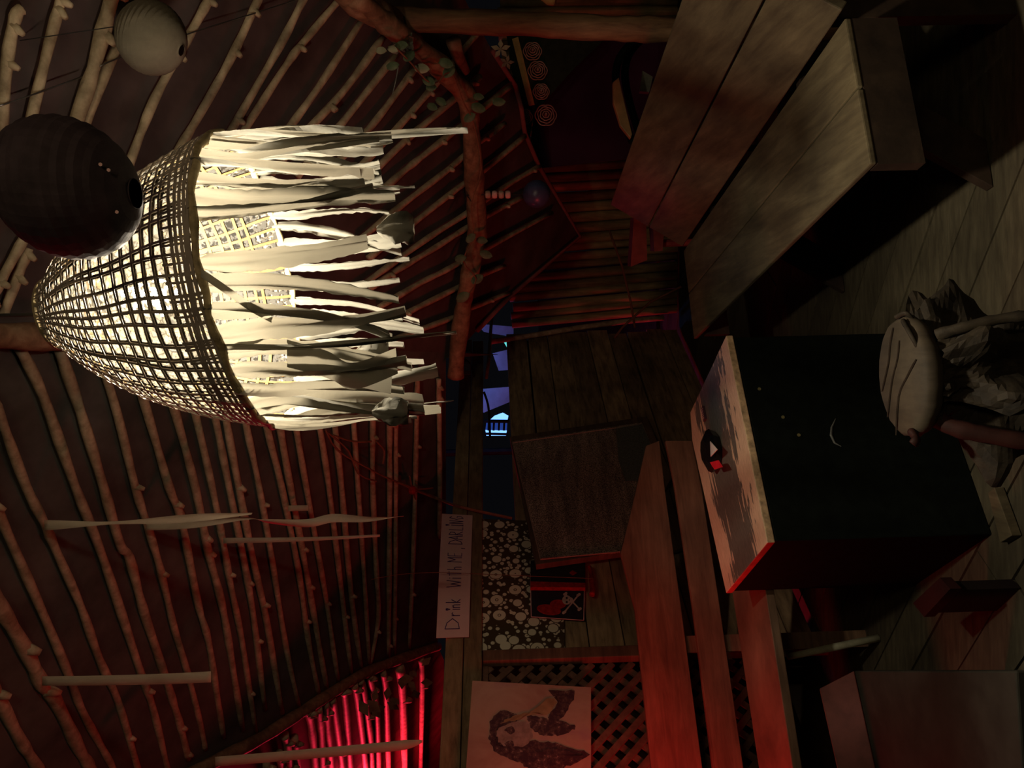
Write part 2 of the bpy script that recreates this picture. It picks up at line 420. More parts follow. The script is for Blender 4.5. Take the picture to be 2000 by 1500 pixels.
FPX_ = [
 [(520,1490),(524,1530)], [(545,1470),(550,1500),(553,1535)], [(555,1435),(562,1460),(572,1530)], [(575,1440),(580,1500),(582,1535)],
 [(600,1390),(605,1402),(612,1452),(618,1530)], [(622,1380),(628,1435),(632,1530)], [(636,1370),(640,1415),(645,1465),(650,1530)],
 [(648,1365),(655,1395),(668,1490),(672,1530)], [(670,1350),(675,1372),(685,1500),(688,1530)], [(692,1338),(700,1375),(715,1500),(717,1530)],
 [(704,1330),(710,1350),(725,1452),(727,1530)], [(722,1322),(725,1335),(737,1400),(740,1530)], [(748,1312),(755,1365),(760,1530)],
 [(780,1300),(787,1365),(792,1530)], [(822,1285),(825,1340),(822,1500),(821,1530)],
]
for i, px in enumerate(FPX_):
    pole(px, onF, .021 if i != 13 else .030, 'red-lit pole beyond the hip beam, %s from the top' % ORD[i], 'red-lit poles beyond the hip beam', 300+i)

def log(name, pts, rad, label, cat, m, seed, k=6, amp=.12, sides=14):
    r = rnd(seed); pts = smoothpts(pts, k)
    rr = [(rad if not isinstance(rad, list) else rad[min(int(i/len(pts)*len(rad)), len(rad)-1)])*(1+r.uniform(-amp, amp)*.5+amp*math.sin(i*.9+seed)*.5) for i in range(len(pts))]
    b = MB(); b.tube(pts, rr, sides)
    for v in b.v: pass
    return tag(b.build(name, m, smooth=True), label, cat)
log('ridge_log', [onL(x, y, .05) for x, y in ((-250, 650), (0, 656), (130, 660), (330, 668), (560, 676), (700, 682))], .034,
    'rough reddish-brown log beam running along the ridge behind the lampshade', 'beam', log_m, 5)
log('hip_beam', [onL(x, y, .05) for x, y in ((330, 1535), (420, 1487), (500, 1447), (575, 1400), (650, 1352), (712, 1315), (775, 1290), (855, 1262))], .030,
    'slanting dark log beam where the left slope ends, red light along its underside', 'beam', log_m, 6)
# post at the right
post = [at(x, y, 2.72) for x, y in ((770, 38), (900, 42), (1050, 48), (1180, 55), (1310, 58), (1500, 62))]
post.append(V((post[-1].x+.005, post[-1].y, 0.0)))
pz = [p for p in post if p.z > 0.02] + [post[-1]]
log('support_post', pz, .043, 'upright brown log post behind the slatted bench', 'post', post_m, 7)
branch = [(690,-10),(735,28),(775,62),(850,120),(880,155),(912,190),(920,250),(925,330),(930,400),(932,460),(925,500),(910,570),(902,620),(893,690),(890,735)]
def onRb(x, y): return onR(x, y, .10)
pB = [onRb(x, y) for x, y in branch]
log('eave_branch', pB, [.034, .036, .042, .042, .040, .045, .044, .040, .04, .04], 'crooked red-tinged branch used as eave beam, vine leaves along it', 'beam', log_m, 8, 4, .16)
b = MB(); b.tube([onRb(885, 78), onRb(893, 105), onRb(908, 140)], [.030, .026, .022], 10)
tag(b.build('branch_stub', log_m, smooth=True), 'short reddish branch stub lying above the crooked eave branch', 'branch')
# upper log continuing left of the post top
b = MB(); b.tube([onR(x, y, .07) for x, y in ((640, -60), (700, 5), (735, 25), (768, 42))], [.05, .05, .048, .044], 12)
tag(b.build('roof_log', log_m, smooth=True), 'thick reddish log end meeting the top of the post', 'log')
# eave tarp, its lower border pole
rimp = [hit(x, y, RT + nR*.015, nR) for x, y in ((932, 646), (995, 580), (1133, 462), (1053, 325), (1025, 259), (1018, 210), (1007, 168), (962, 98))]
b = MB(); b.tube(rimp, .012, 8)
tag(b.build('eave_edging', eave_m, smooth=True), 'thin dull-red edging along the lower rim of the right roof slope', 'edging')

# ================================================================== PLANK WALL (left/back)
def wpt(s, z, off=0.): return WA + wd*s + UP*z + nW*off
def s_of(x, y): return (onW(x, y) - WA).dot(wd)
sR_ = s_of(1050, 650); sL_ = s_of(1100, 1290); sFar = s_of(1100, 1700)
r = rnd(11); mb = MB()
zs = [Z1(q) for q in (1.305, 1.165, 1.035, .895, .755, .615, .49, .35, .24)] + [.02]
for i in range(len(zs)-1):
    z1, z0 = zs[i], zs[i+1]+.006
    t = .75+.5*r.random(); e = r.uniform(-.03, .02)
    mb.bar(wpt(sL_+.02, (z0+z1)/2, -.015), wpt(sR_+e, (z0+z1)/2+r.uniform(-.006, .006), -.015+r.uniform(-.006, .006)), UP*((z1-z0)/2), nW*.011, (t, t*.97, t*.92))
tag(mb.build('wall_left', wall_m), 'low wall of rough horizontal planks with dark gaps', None, None, 'structure')
mb = MB(); mb.bar(wpt(sL_+.02, .66, -.05), wpt(sR_-.04, .66, -.05), UP*.6, nW*.008, .3)
tag(mb.build('wall_left', bark_m), 'dark backing boards behind the plank wall', None, None, 'structure')
# double top beam
sE = s_of(905, 672)
mb = MB(); mb.bar(wpt(sFar, Z1(1.565), .0), wpt(sE, Z1(1.575), .0), UP*.038, nW*.035, 1.)
mb.bar(wpt(sFar, Z1(1.493), .004), wpt(sE-.02, Z1(1.50), .004), UP*.038, nW*.03, .8)
tag(mb.build('trim_1', beam_m, bevel=.003), 'double board rail along the top of the low wall', None, None, 'structure')
# upright stud left of the lace
a = s_of(1100, 1287)
mb = MB(); mb.bar(wpt(a, 0, .02), wpt(a, 1.465, .02), wd*.028, nW*.02, 1.)
tag(mb.build('wall_stud', slat_m, bevel=.003), 'upright reddish-brown board between the lace panel and the lattice', 'board')
# lattice panel
lt = thing('lattice_panel', wpt((a+sFar)/2, .35, 0), 'diagonal wooden lattice panel behind the painted canvas', 'lattice')
mb = MB(); z0, z1 = .30, 1.465; s0, s1 = sFar, a-.03
def clipbar(mb, p, q, off, hw):
    # p,q in (s,z); Liang-Barsky clip to the panel
    dx, dz = q[0]-p[0], q[1]-p[1]; t0, t1 = 0., 1.
    for P_, Q_ in ((-dx, p[0]-s0), (dx, s1-p[0]), (-dz, p[1]-z0), (dz, z1-p[1])):
        if abs(P_) < 1e-9:
            if Q_ < 0: return
        else:
            t = Q_/P_
            if P_ < 0: t0 = max(t0, t)
            else: t1 = min(t1, t)
    if t1-t0 < .02: return
    A = wpt(p[0]+dx*t0, p[1]+dz*t0, off); B = wpt(p[0]+dx*t1, p[1]+dz*t1, off)
    dr = (B-A).normalized(); mb.bar(A, B, dr.cross(nW)*hw, nW*.004)
k = s0-1.3
while k < s1+.1:
    clipbar(mb, (k, z0), (k+1.2, z0+1.2), -.012, .013); k += .085
k = s0-.1
mb2 = MB()
while k < s1+1.3:
    clipbar(mb2, (k, z0), (k-1.2, z0+1.2), -.003, .013); k += .085
mb.build('slats', latt_m, lt); mb2.build('slats', latt_m, lt)
mb = MB(); mb.bar(wpt(s0, z1, -.006), wpt(s1, z1, -.006), UP*.02, nW*.014); mb.build('frame_rail', latt_m, lt); mb = MB(); mb.bar(wpt(s0, z0, -.006), wpt(s1, z0, -.006), UP*.02, nW*.014)
mb.build('frame_rail', latt_m, lt)
mb = MB(); mb.bar(wpt(s0-3.0, .765, -.16), wpt(s1+.25, .765, -.16), UP*.765, nW*.005)  # extra run of boarding, added to stop red light leaking through
tag(mb.build('wall_left', bark_m), 'dark boarding added behind the lattice to block red light', None, None, 'structure')

# lace panel
def quadW(pts, off, th, name, m, label, cat, **k):
    b = MB(); b.prism([onW(x, y, off) for x, y in pts], nW*th); return tag(b.build(name, m, **k), label, cat)
quadW([(926,1014),(915,1271),(1103,1270),(1101,1110),(1098,1020)], .008, .003, 'lace_cloth', lace_m, 'cream lace cloth with daisy rosettes pinned on the plank wall', 'cloth')

# paper sign with handwriting
c_tl, c_tr, c_br, c_bl = [(852,1246),(863,1001),(923,1006),(916,1246)]
cn = [onW(x, y, .045) for x, y in (c_tl, c_tr, c_br, c_bl)]
b = MB(); rows = []
for i in range(13):
    u = i/12; bow = .008*math.sin(u*PI*1.4)
    rows.append([cn[0].lerp(cn[1], u)+nW*bow, cn[3].lerp(cn[2], u)+nW*(bow+.006)])
b.grid(rows); sign = tag(b.build('paper_sign', paper_m, solid=.0012), 'pinkish paper strip with the handwritten words Drink With ME, DARLING', 'sign')
G = {
 'D': [[(0,1),(0,0),(.55,.12),(.95,.5),(.55,.9),(0,1)]],
 'r': [[(.1,.45),(.1,1)],[(.1,.62),(.45,.45),(.7,.5)]],
 'i': [[(.3,.5),(.3,1)],[(.2,.2),(.05,.08),(.18,.02),(.3,.12),(.42,.02),(.55,.08),(.3,.3),(.2,.2)]],
 'n': [[(0,.5),(0,1)],[(0,.62),(.35,.48),(.6,.6),(.62,1)]],
 'k': [[(.05,0),(.05,1)],[(.6,.4),(.05,.75),(.65,1)]],
 'W': [[(0,0),(.2,1),(.45,.3),(.7,1),(.95,0)]],
 'j': [[(.3,.4),(.3,1)],[(.22,.2),(.38,.2)]],
 't': [[(.35,0),(.35,1)],[(-.1,.18),(.85,.12)]],
 'h': [[(.05,0),(.05,1)],[(.05,.6),(.4,.48),(.62,.62),(.62,1)]],
 'M': [[(0,1),(.05,0),(.45,.55),(.85,0),(.9,1)]],
 'E': [[(.75,0),(.05,0),(.05,1),(.8,1)],[(.05,.5),(.65,.48)]],
 ',': [[(.3,.95),(.15,1.2)]],
 'A': [[(0,1),(.42,0),(.85,1)],[(.12,.62),(.75,.6)]],
 'R': [[(.05,1),(.05,0),(.65,.12),(.6,.42),(.05,.52),(.8,1)]],
 'L': [[(.05,0),(.05,1),(.8,1)]],
 'I': [[(.3,.15),(.3,1)],[(0,1),(.6,1)],[(.2,-.1),(.05,-.2),(.18,-.26),(.3,-.18),(.42,-.26),(.55,-.2),(.3,0),(.2,-.1)]],
 'N': [[(.05,1),(.05,0),(.7,1),(.72,0)]],
 'G': [[(.8,.15),(.4,0),(.02,.5),(.4,1),(.8,.85),(.8,.55),(.5,.55)]],
}
def stroke(mb, pts, w):
    for p, q in zip(pts[:-1], pts[1:]):
        d = (q-p); L = d.length
        if L < 1e-5: continue
        d.normalize(); s_ = d.cross(nW)*w
        mb.bar(p-d*w*.6, q+d*w*.6, s_, nW*.0006)
def signpt(u, v):
    bow = .008*math.sin(u*PI*1.4) + .006*v
    return (cn[0].lerp(cn[1], u)).lerp(cn[3].lerp(cn[2], u), v) + nW*(bow+.0018)
mb = MB()
txt = [('D',.055,.072),('r',.14,.035),('i',.18,.025),('n',.20,.032),('k',.235,.035),
       ('W',.35,.055),('j',.415,.02),('t',.445,.035),('h',.49,.035),('M',.555,.042),('E',.605,.035),(',',.672,.02),
       ('D',.715,.04),('A',.755,.042),('R',.80,.038),('L',.845,.035),('I',.885,.02),('N',.908,.034),('G',.948,.036)]
for ch, u0, w in txt:
    for st in G[ch]:
        stroke(mb, [signpt(u0+x*w, .26+y*.44) for x, y in st], .0017)
mb.build('lettering', ink_m, sign)

# switch/outlet box with plug
ob = thing('power_outlet', onW(908, 712, .05), 'small white double power outlet with a black plug on the rail', 'outlet')
b = MB(); b.prism([onW(x, y, .036) for x, y in ((897, 694), (919, 694), (919, 732), (898, 732))], nW*.03); b.build('housing', white_m, ob, bevel=.002)
b = MB(); b.prism([onW(x, y, .067) for x, y in ((898, 724), (919, 724), (919, 732), (898, 732))], nW*.001); b.build('pink_band', plain('pink_band', (.55, .16, .16)), ob)
b = MB(); b.tube([onW(909, 703, .068), onW(909, 703, .09)], .012, 10); b.tube([onW(909, 703, .085), onW(915, 706, .085), onW(920, 713, .06), onW(926, 735, .05)], .004, 6)
b.build('plug', cord_m, ob, smooth=True)
b = MB()
for x, y in ((906, 717), (911, 715), (911, 719)): b.tube([onW(x, y, .0665), onW(x, y, .0675)], .0022, 8)
b.build('socket_holes', cord_m, ob)

# ------ cards under the mat
card = thing('pirate_card', onW(1088, 1160, .02), 'small black card with white skull and crossed bones over a red patch', 'card')
b = MB(); b.prism([onW(x, y, .02) for x, y in ((1035,1118),(1037,1206),(1141,1213),(1143,1118))], nW*.003); b.build('card', plain('card_black', (.02, .018, .022), .6), card)
b = MB()
for p, q in (((1037.5,1204.5),(1140,1211.5)), ((1140,1211.5),(1142,1120)), ((1036,1120),(1037.5,1204.5))):
    A, B = onW(*p, .0236), onW(*q, .0236); d = (B-A).normalized(); b.bar(A, B, d.cross(nW)*.0016, nW*.0005)
b.build('border', paper_m, card)
def disc(mb, x, y, rx, ry, off, n=16, ang=0):
    pts = []
    for k in range(n):
        a = 2*PI*k/n; dx, dy = rx*math.cos(a), ry*math.sin(a)
        pts.append(onW(x+dx*math.cos(ang)-dy*math.sin(ang), y+dx*math.sin(ang)+dy*math.cos(ang), off))
    mb.prism(pts, nW*.0008)
b = MB(); disc(b, 1072, 1191, 24, 10, .0236, 16, .15); disc(b, 1090, 1180, 16, 9, .0238); b.build('red_patch', redc_m, card)
b = MB(); disc(b, 1107, 1172, 9, 9, .0245); disc(b, 1113, 1172, 6.5, 5.5, .0247)
for p, q in (((1102,1196),(1130,1162)), ((1104,1160),(1132,1190))):
    A, B = onW(*p, .0243), onW(*q, .0243); d = (B-A).normalized(); b.bar(A, B, d.cross(nW)*.0035, nW*.0005)
    for e in (p, q): disc(b, e[0]-1.5, e[1]+1, 2.8, 2.8, .0245, 8); disc(b, e[0]+1.5, e[1]-1, 2.8, 2.8, .0245, 8)
b.build('skull', plain('bone_white', (.55, .47, .38)), card)
b = MB(); disc(b, 1107, 1168, 2.2, 2, .0258, 8); disc(b, 1107, 1176, 2.2, 2, .0258, 8); disc(b, 1112, 1172, 1.2, 1, .0258, 8); b.build('eye_sockets', cord_m, card)
bx = thing('black_red_box', onW(1088, 1130, .03), 'small black box with a red lower edge wedged under the carpet board', 'box')
b = MB(); b.prism([onW(x, y, .026) for x, y in ((1036,1100),(1036,1142),(1143,1145),(1143,1090))], nW*.02); b.build('body', plain('box_black', (.02, .02, .018), .5), bx, bevel=.002)
b = MB(); b.prism([onW(x, y, .026) for x, y in ((1036,1142),(1036,1153),(1143,1154),(1143,1145))], nW*.022); b.build('red_edge', redc_m, bx)
b = MB(); b.prism([onW(x, y, .047) for x, y in ((1112,1119),(1118,1114),(1127,1119),(1118,1124))], nW*.001); b.build('red_mark', redc_m, bx)
b = MB(); b.tube(smoothpts([onW(x, y, .05) for x, y in ((1150,1106),(1153,1114),(1155,1130),(1157,1150),(1156,1162))], 3), [.010]*6+[.013]*7, 10)
tag(b.build('rolled_cloth', redc_m, smooth=True), 'rolled fuzzy red cloth hanging beside the black card', 'cloth')

# carpet-covered board leaning on the wall
cb = thing('carpet_board', onW(1130, 960, .08), 'tilted board covered with brown looped carpet leaning on the plank wall', 'board')
q = [(1001,865),(1254,828),(1297,936),(1224,1079),(1056,1093)]
b = MB(); b.prism([onW(x, y, .085) for x, y in q], nW*.012); b.build('carpet', mat_m, cb)
q2 = [(996,862),(1262,822),(1312,940),(1232,1086),(1047,1113)]
b = MB(); b.prism([onW(x, y, .05) for x, y in q2], nW*.034); b.build('backing_board', slat_m, cb, bevel=.002)
b = MB(); b.prism([onW(x, y, .098) for x, y in ((1203,838),(1254,829),(1297,936),(1222,941),(1208,900))], nW*.004); b.build('grey_patch', patch_m, cb)
b = MB()
e = [onW(x, y, .098) for x, y in ((1254,828),(1001,865),(1056,1093),(1224,1076))]
b.tube(e, .0035, 6); b.build('binding', plain('binding', (.42, .28, .22), .9), cb)
quadW([(1208,945),(1300,940),(1336,1075),(1240,1100),(1200,1080)], .025, .018, 'brown_board', slat_m, 'plain brown board propped below the carpet-covered board', 'board')

# painted canvas: plain stand-in of the same size and colours
cv = thing('painted_canvas', onW(1040, 1420, .05), 'square canvas with a pinkish ground and a dark mottled brushed shape', 'painting')
m, n, l, out = nt('canvas_ground'); bb = principled(n, l, out, .85, .1)
f = noise(n, l, coords(n, l), 4.5, 4, .6, .6); l.new(ramp(n, l, f, [(.3, (.46, .24, .19)), (.55, (.58, .36, .27)), (.75, (.46, .24, .27))]), bb.inputs['Base Color'])
b = MB(); b.prism([onW(x, y, .03) for x, y in ((923,1335),(1154,1348),(1154,1545),(908,1545))], nW*.018); b.build('canvas', m, cv)
m, n, l, out = nt('dark_brushwork'); bb = principled(n, l, out, .8, .1)
f = noise(n, l, coords(n, l), 42, 4, .7); l.new(ramp(n, l, f, [(.45, (.08, .04, .05)), (.60, (.16, .09, .08)), (.66, (.42, .28, .24))]), bb.inputs['Base Color'])
def blob(pts, off, seed, amp=2.5, k=5):
    r = rnd(seed); P = [V((x, y, 0)) for x, y in pts]; P.append(P[0]); P = smoothpts(P, k)[:-1]
    return [onW(p.x+r.uniform(-amp, amp), p.y+r.uniform(-amp, amp), off) for p in P]
def fan(mb, pts):
    c = V((0, 0, 0))
    for p in pts: c += p
    c /= len(pts); i = len(mb.v); mb.v += [c]+pts
    for k in range(len(pts)): mb.face([i, i+1+k, i+1+(k+1) % len(pts)])
b = MB()
fan(b, blob([(955,1440),(960,1405),(980,1388),(1000,1392),(1012,1400),(998,1412),(972,1418),(968,1450),(1000,1465),(1030,1462),(1022,1490),(990,1480),(965,1465)], .0492, 1))
fan(b, blob([(1030,1395),(1060,1402),(1100,1410),(1125,1420),(1095,1434),(1065,1436),(1040,1425),(1030,1408)], .0494, 2))
fan(b, blob([(1010,1475),(1030,1448),(1070,1450),(1110,1458),(1150,1474),(1120,1490),(1080,1505),(1030,1500)], .0496, 3))
fan(b, blob([(1072,1350),(1122,1350),(1112,1378),(1092,1408),(1070,1402),(1090,1372)], .0498, 4))
fan(b, blob([(985,1425),(1000,1418),(1006,1428),(996,1434)], .0506, 8, 1)); fan(b, blob([(985,1452),(998,1446),(1004,1455),(992,1462)], .0507, 9, 1)); fan(b, blob([(1045,1470),(1080,1462),(1120,1470),(1140,1480),(1090,1492)], .0508, 10, 3))
b.build('dark_shape', m, cv)
b = MB(); fan(b, blob([(975,1412),(1000,1400),(1040,1388),(1075,1362),(1087,1372),(1070,1396),(1045,1394),(1010,1405)], .0503, 5)); b.build('ochre_shape', plain('ochre_paint', (.42, .25, .13), .8), cv)
b = MB(); fan(b, blob([(970,1425),(1000,1410),(1030,1412),(1040,1435),(1025,1455),(990,1458),(972,1445)], .0500, 6)); b.build('rosy_shape', plain('rosy_paint', (.38, .24, .20), .8, .1, .3, 40), cv)

# ================================================================== behind the wall gap: cane wall, sticks, outside
CP = at(1100, 500, 5.78); cd = V((1, -.12, 0)).normalized(); nC = V((cd.y, -cd.x, 0))
if nC.dot(CAM-CP) < 0: nC = -nC
r = rnd(21); mb = MB()
s = -.46
while s < 2.3:
    w = .030+r.random()*.012; t = .6+.6*r.random()
    p = CP+cd*s; z1 = 1.30-.10*max(0, -s)+r.uniform(-.02, .02)
    pts = [V((p.x+(k-3)*.018*(.6-s*.4), p.y+r.uniform(-.01, .01), z1*(1-k/6))) for k in range(7)]
    mb.tube(pts, w, 7, (t, t*.95, t*.8)); s += w*1.9
tag(mb.build('wall_back', cane_m, smooth=True), 'dark wall of upright bamboo canes at the back', None, None, 'structure')
b = MB(); b.tube(smoothpts([onW(x, y, .05) for x, y in ((955,668),(1040,655),(1130,640),(1220,628),(1296,621))], 3), .02, 8)
tag(b.build('bamboo_stake', pole_m, smooth=True), 'long thin bamboo stake standing at the far end of the plank wall', 'stick')
b = MB(); b.tube([onW(x, y, .10) for x, y in ((962,605),(958,650),(955,700),(950,738))], [.011, .012, .012, .010], 8)
tag(b.build('wooden_stick', pole_m, smooth=True), 'short pale stick lying level above the far end of the plank wall', 'stick')
for i, pp in enumerate([((1190,450),(1215,520),(1232,590),(1240,640)), ((1330,560),(1270,590),(1215,640),(1200,660))]):
    b = MB(); b.tube([at(x, y, 4.9) for x, y in pp], .008, 6)
    tag(b.build('thin_twig', twig_m, smooth=True), ['thin dark twig slanting down in front of the bamboo cane wall', 'thin dark twig crossing the bamboo cane wall near the bench'][i], 'twig')
# outside, lit blue
tarp_m = plain('pale_tarp', (.55, .55, .6), .8, .1, .3, 4)
st_ = thing('outdoor_stall', V((.1, 8.2, 0)), 'blue-lit stall outside with tarpaulins, seen through the gap under the rail', 'stall')
def outq(pts, Z, name, m, label, cat, th=.02):
    b = MB(); b.prism([at(x, y, Z) for x, y in pts], V((0, th, 0))); return b.build(name, m, st_)
b = MB(); b.box(V((.1, 8.6, .45)), V((1.2, 0, 0)), V((0, .3, 0)), UP*.45); b.build('counter', bark_m, st_)
for x_ in (-.75, 1.1): b = MB(); b.tube([V((x_, 8.6, 0)), V((x_, 8.6, 2.6))], .04, 8); b.build('post', bark_m, st_)
b = MB(); b.tube([V((-.75, 8.6, 2.55)), V((1.1, 8.6, 2.55))], .04, 8); b.build('crossbar', bark_m, st_)
outq([(935,760),(1003,755),(1003,782),(945,806),(930,800)], 8.0, 'tarpaulin', tarp_m, 'dim bluish tarpaulin outside, seen through the gap under the rail', 'tarpaulin')
outq([(930,632),(1003,638),(1003,660),(985,655),(965,652),(945,648)], 8.2, 'tarpaulin', tarp_m, 'narrow bluish tarpaulin outside, seen above the far end of the wall', 'tarpaulin')
outq([(962,690),(1003,680),(1003,722),(974,724)], 8.1, 'tarpaulin', tarp_m, 'small bluish tarpaulin scrap outside, just above the far planks', 'tarpaulin')
lp = st_
blue_e = emit('blue_glow', (.16, .38, 1.), 1.5)
b = MB(); b.prism([at(x, y, 8.4) for x, y in ((948,840),(990,841),(988,851),(950,851))], V((0, .02, 0))); b.build('lit_window', blue_e, lp)
b = MB(); b.prism([at(x, y, 8.4) for x, y in ((956,821),(966,812),(982,806),(993,812),(991,822))], V((0, .02, 0))); b.build('lit_window', blue_e, lp)
b = MB(); b.prism([at(x, y, 8.42) for x, y in ((950,823),(991,824),(990,840),(948,840))], V((0, .02, 0))); b.build('grille', emit('dim_blue', (.03, .08, .45), .35), lp)
b = MB()
for k in range(4): b.tube([at(955+k*10, 823, 8.38), at(954+k*10, 841, 8.38)], .012, 6)
b.tube([at(946, 822.5, 8.36), at(994, 823, 8.36)], .02, 6); b.tube([at(946, 847, 8.36), at(992, 848, 8.36)], .014, 6); b.build('bars', cord_m, lp)
b = MB(); b.tube(smoothpts([at(x, y, 5.2) for x, y in ((945,765),(953,790),(956,820),(957,855))], 3), .008, 6)
tag(b.build('hanging_cable', cord_m), 'thin black cable sagging across the gap under the rail', 'cable')
outq([(982,665),(1000,668),(1000,682),(990,678)], 8.6, 'teal_lamp', emit('teal_glow', (.15, .8, .8), .6), 'tiny teal light outside at the far end of the wall', 'light')

# textile with rosettes at the far right
ZT = 4.15
grn_m = plain('dark_green_textile', (.030, .042, .028), .95, .05, .3, 20)
b = MB(); b.prism([at(x, y, ZT) for x, y in ((985,40),(1185,40),(1180,78),(1120,135),(1062,200),(1040,232),(1030,300),(1008,262),(1018,215),(1000,140))], V((0, .01, 0)))
tx = tag(b.build('hanging_textile', grn_m), 'dark green hanging textile with a row of carved rosettes', 'textile')
b = MB(); b.prism([at(x, y, ZT-.02) for x, y in ((1000,76),(1012,72),(1044,204),(1033,206))], V((0, .008, 0)))
b.build('yellow_strip', plain('yellow_strip', (.62, .48, .18)), tx)
b = MB(); b.prism([at(x, y, ZT+.25) for x, y in ((1060,85),(1300,60),(1330,300),(1030,330))], V((0, .01, 0)))
tag(b.build('purple_curtain', plain('purple_cloth', (.05, .018, .045), .9, .1, .3, 3)), 'dark purple curtain hanging behind the bench and post', 'curtain')
rose_m = plain('rosette_wood', (.50, .34, .27), .7)
for i, (x, y, rp) in enumerate([(1040,100,17), (1050,138,18), (1057,179,15), (1066,225,20), (1025,228,14)]):
    c = at(x, y, ZT-.02); R_ = rp/1500*ZT
    b = MB()
    for k in range(4):
        rr = R_*(1-k*.23); pts = []
        for j in range(40):
            a = 2*PI*j/40; q_ = rr*(1+.10*abs(math.sin(a*3+k)))*.95
            pts.append(c+V((math.cos(a)*q_, -.004*k, math.sin(a)*q_)))
        pts.append(pts[0]); b.tube(pts, .0032, 5, caps=False)
    b.tube([c, c+V((0, -.02, 0))], R_*.14, 8)
    tag(b.build('rosette', rose_m), 'carved petal rosette on the green textile, ' + ['topmost of the row', 'second of the row', 'third of the row', 'largest and lowest, lower right', 'faint one at the lower left'][i], 'ornament', 'rosettes on the green textile')
for i, (x, y) in enumerate([(978, 96), (990, 122)]):
    b = MB(); c = at(x, y, 3.35)
    for k in range(5):
        a = k*1.257+i; d = V((math.cos(a), 0, math.sin(a))); sd = V((-d.z, 0, d.x))
        L = .045-.012*i
        b.prism([c, c+d*L*.5+sd*L*.25, c+d*L, c+d*L*.5-sd*L*.25], V((0, .003, 0)))
    tag(b.build('pale_flower', leafp_m), ['larger pale artificial flower under the post beside the roof rim', 'smaller pale artificial flower hanging below the larger one'][i], 'flower')

# armchair behind the bench
ch = thing('armchair', V((1.25, 3.65, 0)), 'dark curved-tube armchair with wooden armrest behind the bench', 'chair')
for dz, Z in ((0, 3.5), (18, 3.62)):
    b = MB()
    b.tube(smoothpts([at(x+dz, y-dz*.3, Z) for x, y in ((1320,60),(1250,75),(1215,105),(1203,140),(1206,180),(1222,240),(1245,285),(1330,310))], 4), .018, 10)
    b.build('frame_tube', black_m, ch, smooth=True)
b = MB(); b.prism([at(x, y, 3.44) for x, y in ((1197,160),(1209,150),(1219,195),(1235,262),(1232,270),(1212,245),(1198,200))], V((0, .03, 0))); b.build('armrest', plain('orange_wood', (.30, .15, .06), .5), ch, bevel=.004)
b = MB(); b.prism([at(x, y, 3.8) for x, y in ((1255,138),(1275,150),(1268,180),(1250,178))], V((0, .03, 0))); b.build('cushion', plain('grey_cushion', (.16, .15, .11)), ch)
b = MB()
for x, y in ((1.05, 3.5), (1.5, 3.5), (1.05, 3.85), (1.5, 3.85)): b.tube([V((x, y, 0)), V((x, y, .55))], .015, 8)
b.box(V((1.28, 3.68, .45)), V((.24, 0, 0)), V((0, .2, 0)), UP*.03); b.build('seat_and_legs', black_m, ch)
hc = at(1080, -42, 2.75); hl = thing('yellow_lampshade', hc, 'yellow straw shade edge peeking in right of the post', 'lampshade')
b = MB(); b.lathe([(.02, .09), (.05, .07), (.085, .02), (.088, 0), (.082, -.01), (.06, .0)], hc, V((1, 0, 0)), V((0, 1, 0)), UP, 28); b.build('shade', plain('yellow_straw', (.45, .40, .12)), hl, smooth=True)
b = MB(); d_ = nR.dot(RT-hc)/nR.dot(UP); b.tube([hc+UP*.08, hc+UP*(d_-.01)], .002, 5); b.build('cord', cord_m, hl)

# ================================================================== BENCH (right)
bench = thing('wooden_bench', hz(1500, 480, .0), 'wide plank bench with leaning plank back, right of the black chest', 'bench')
ZS = .51
D_, E_, B_, C_ = hz(1700, 320, ZS), hz(1650, 35, ZS), hz(1335, 490, ZS), hz(1355, 662, ZS)
dr = ((C_-D_).normalized()+(B_-E_).normalized()).normalized()
th = UP*-.016
def lerp4(P, Q, t): return P.lerp(Q, t)
for t0, t1, tt in ((0, .5, .95), (.51, 1, 1.05)):
    b = MB(); b.prism([lerp4(D_, E_, t0), lerp4(D_, E_, t1), lerp4(C_, B_, t1), lerp4(C_, B_, t0)], th, tt); b.build('seat_plank', bench_m, bench, bevel=.004)
pe = V((dr.y, -dr.x, 0)); lean = (pe*.278+UP*.407).normalized(); Lb = .85*.493
Bk, Ek = B_ + pe*.02 + UP*.004, E_ + pe*.02 + UP*.004
nB = lean.cross(dr).normalized()
if nB.dot(CAM-Bk) < 0: nB = -nB
Ae = hit(1192, 400, Bk, nB); lenb = (Ae-Bk).length; ld = (Ae-Bk).normalized()
for t0, t1, tt in ((0, .46, .88), (.475, 1, .82)):
    b = MB(); b.prism([Bk+ld*lenb*t0, Bk+ld*lenb*t1, Ek+ld*lenb*t1, Ek+ld*lenb*t0], -nB*.03, tt); b.build('back_plank', bench_m, bench, bevel=.004)
bd = MB(); bd.bar(D_+dr*.02-UP*.072, E_+dr*.02-UP*.072, UP*.055, dr*.018); bd.build('end_rail', bark_m, bench)
bd = MB(); bd.bar(C_-dr*.06-UP*.085, B_-dr*.06-UP*.085, UP*.05, dr*.018); bd.build('end_rail', bark_m, bench)
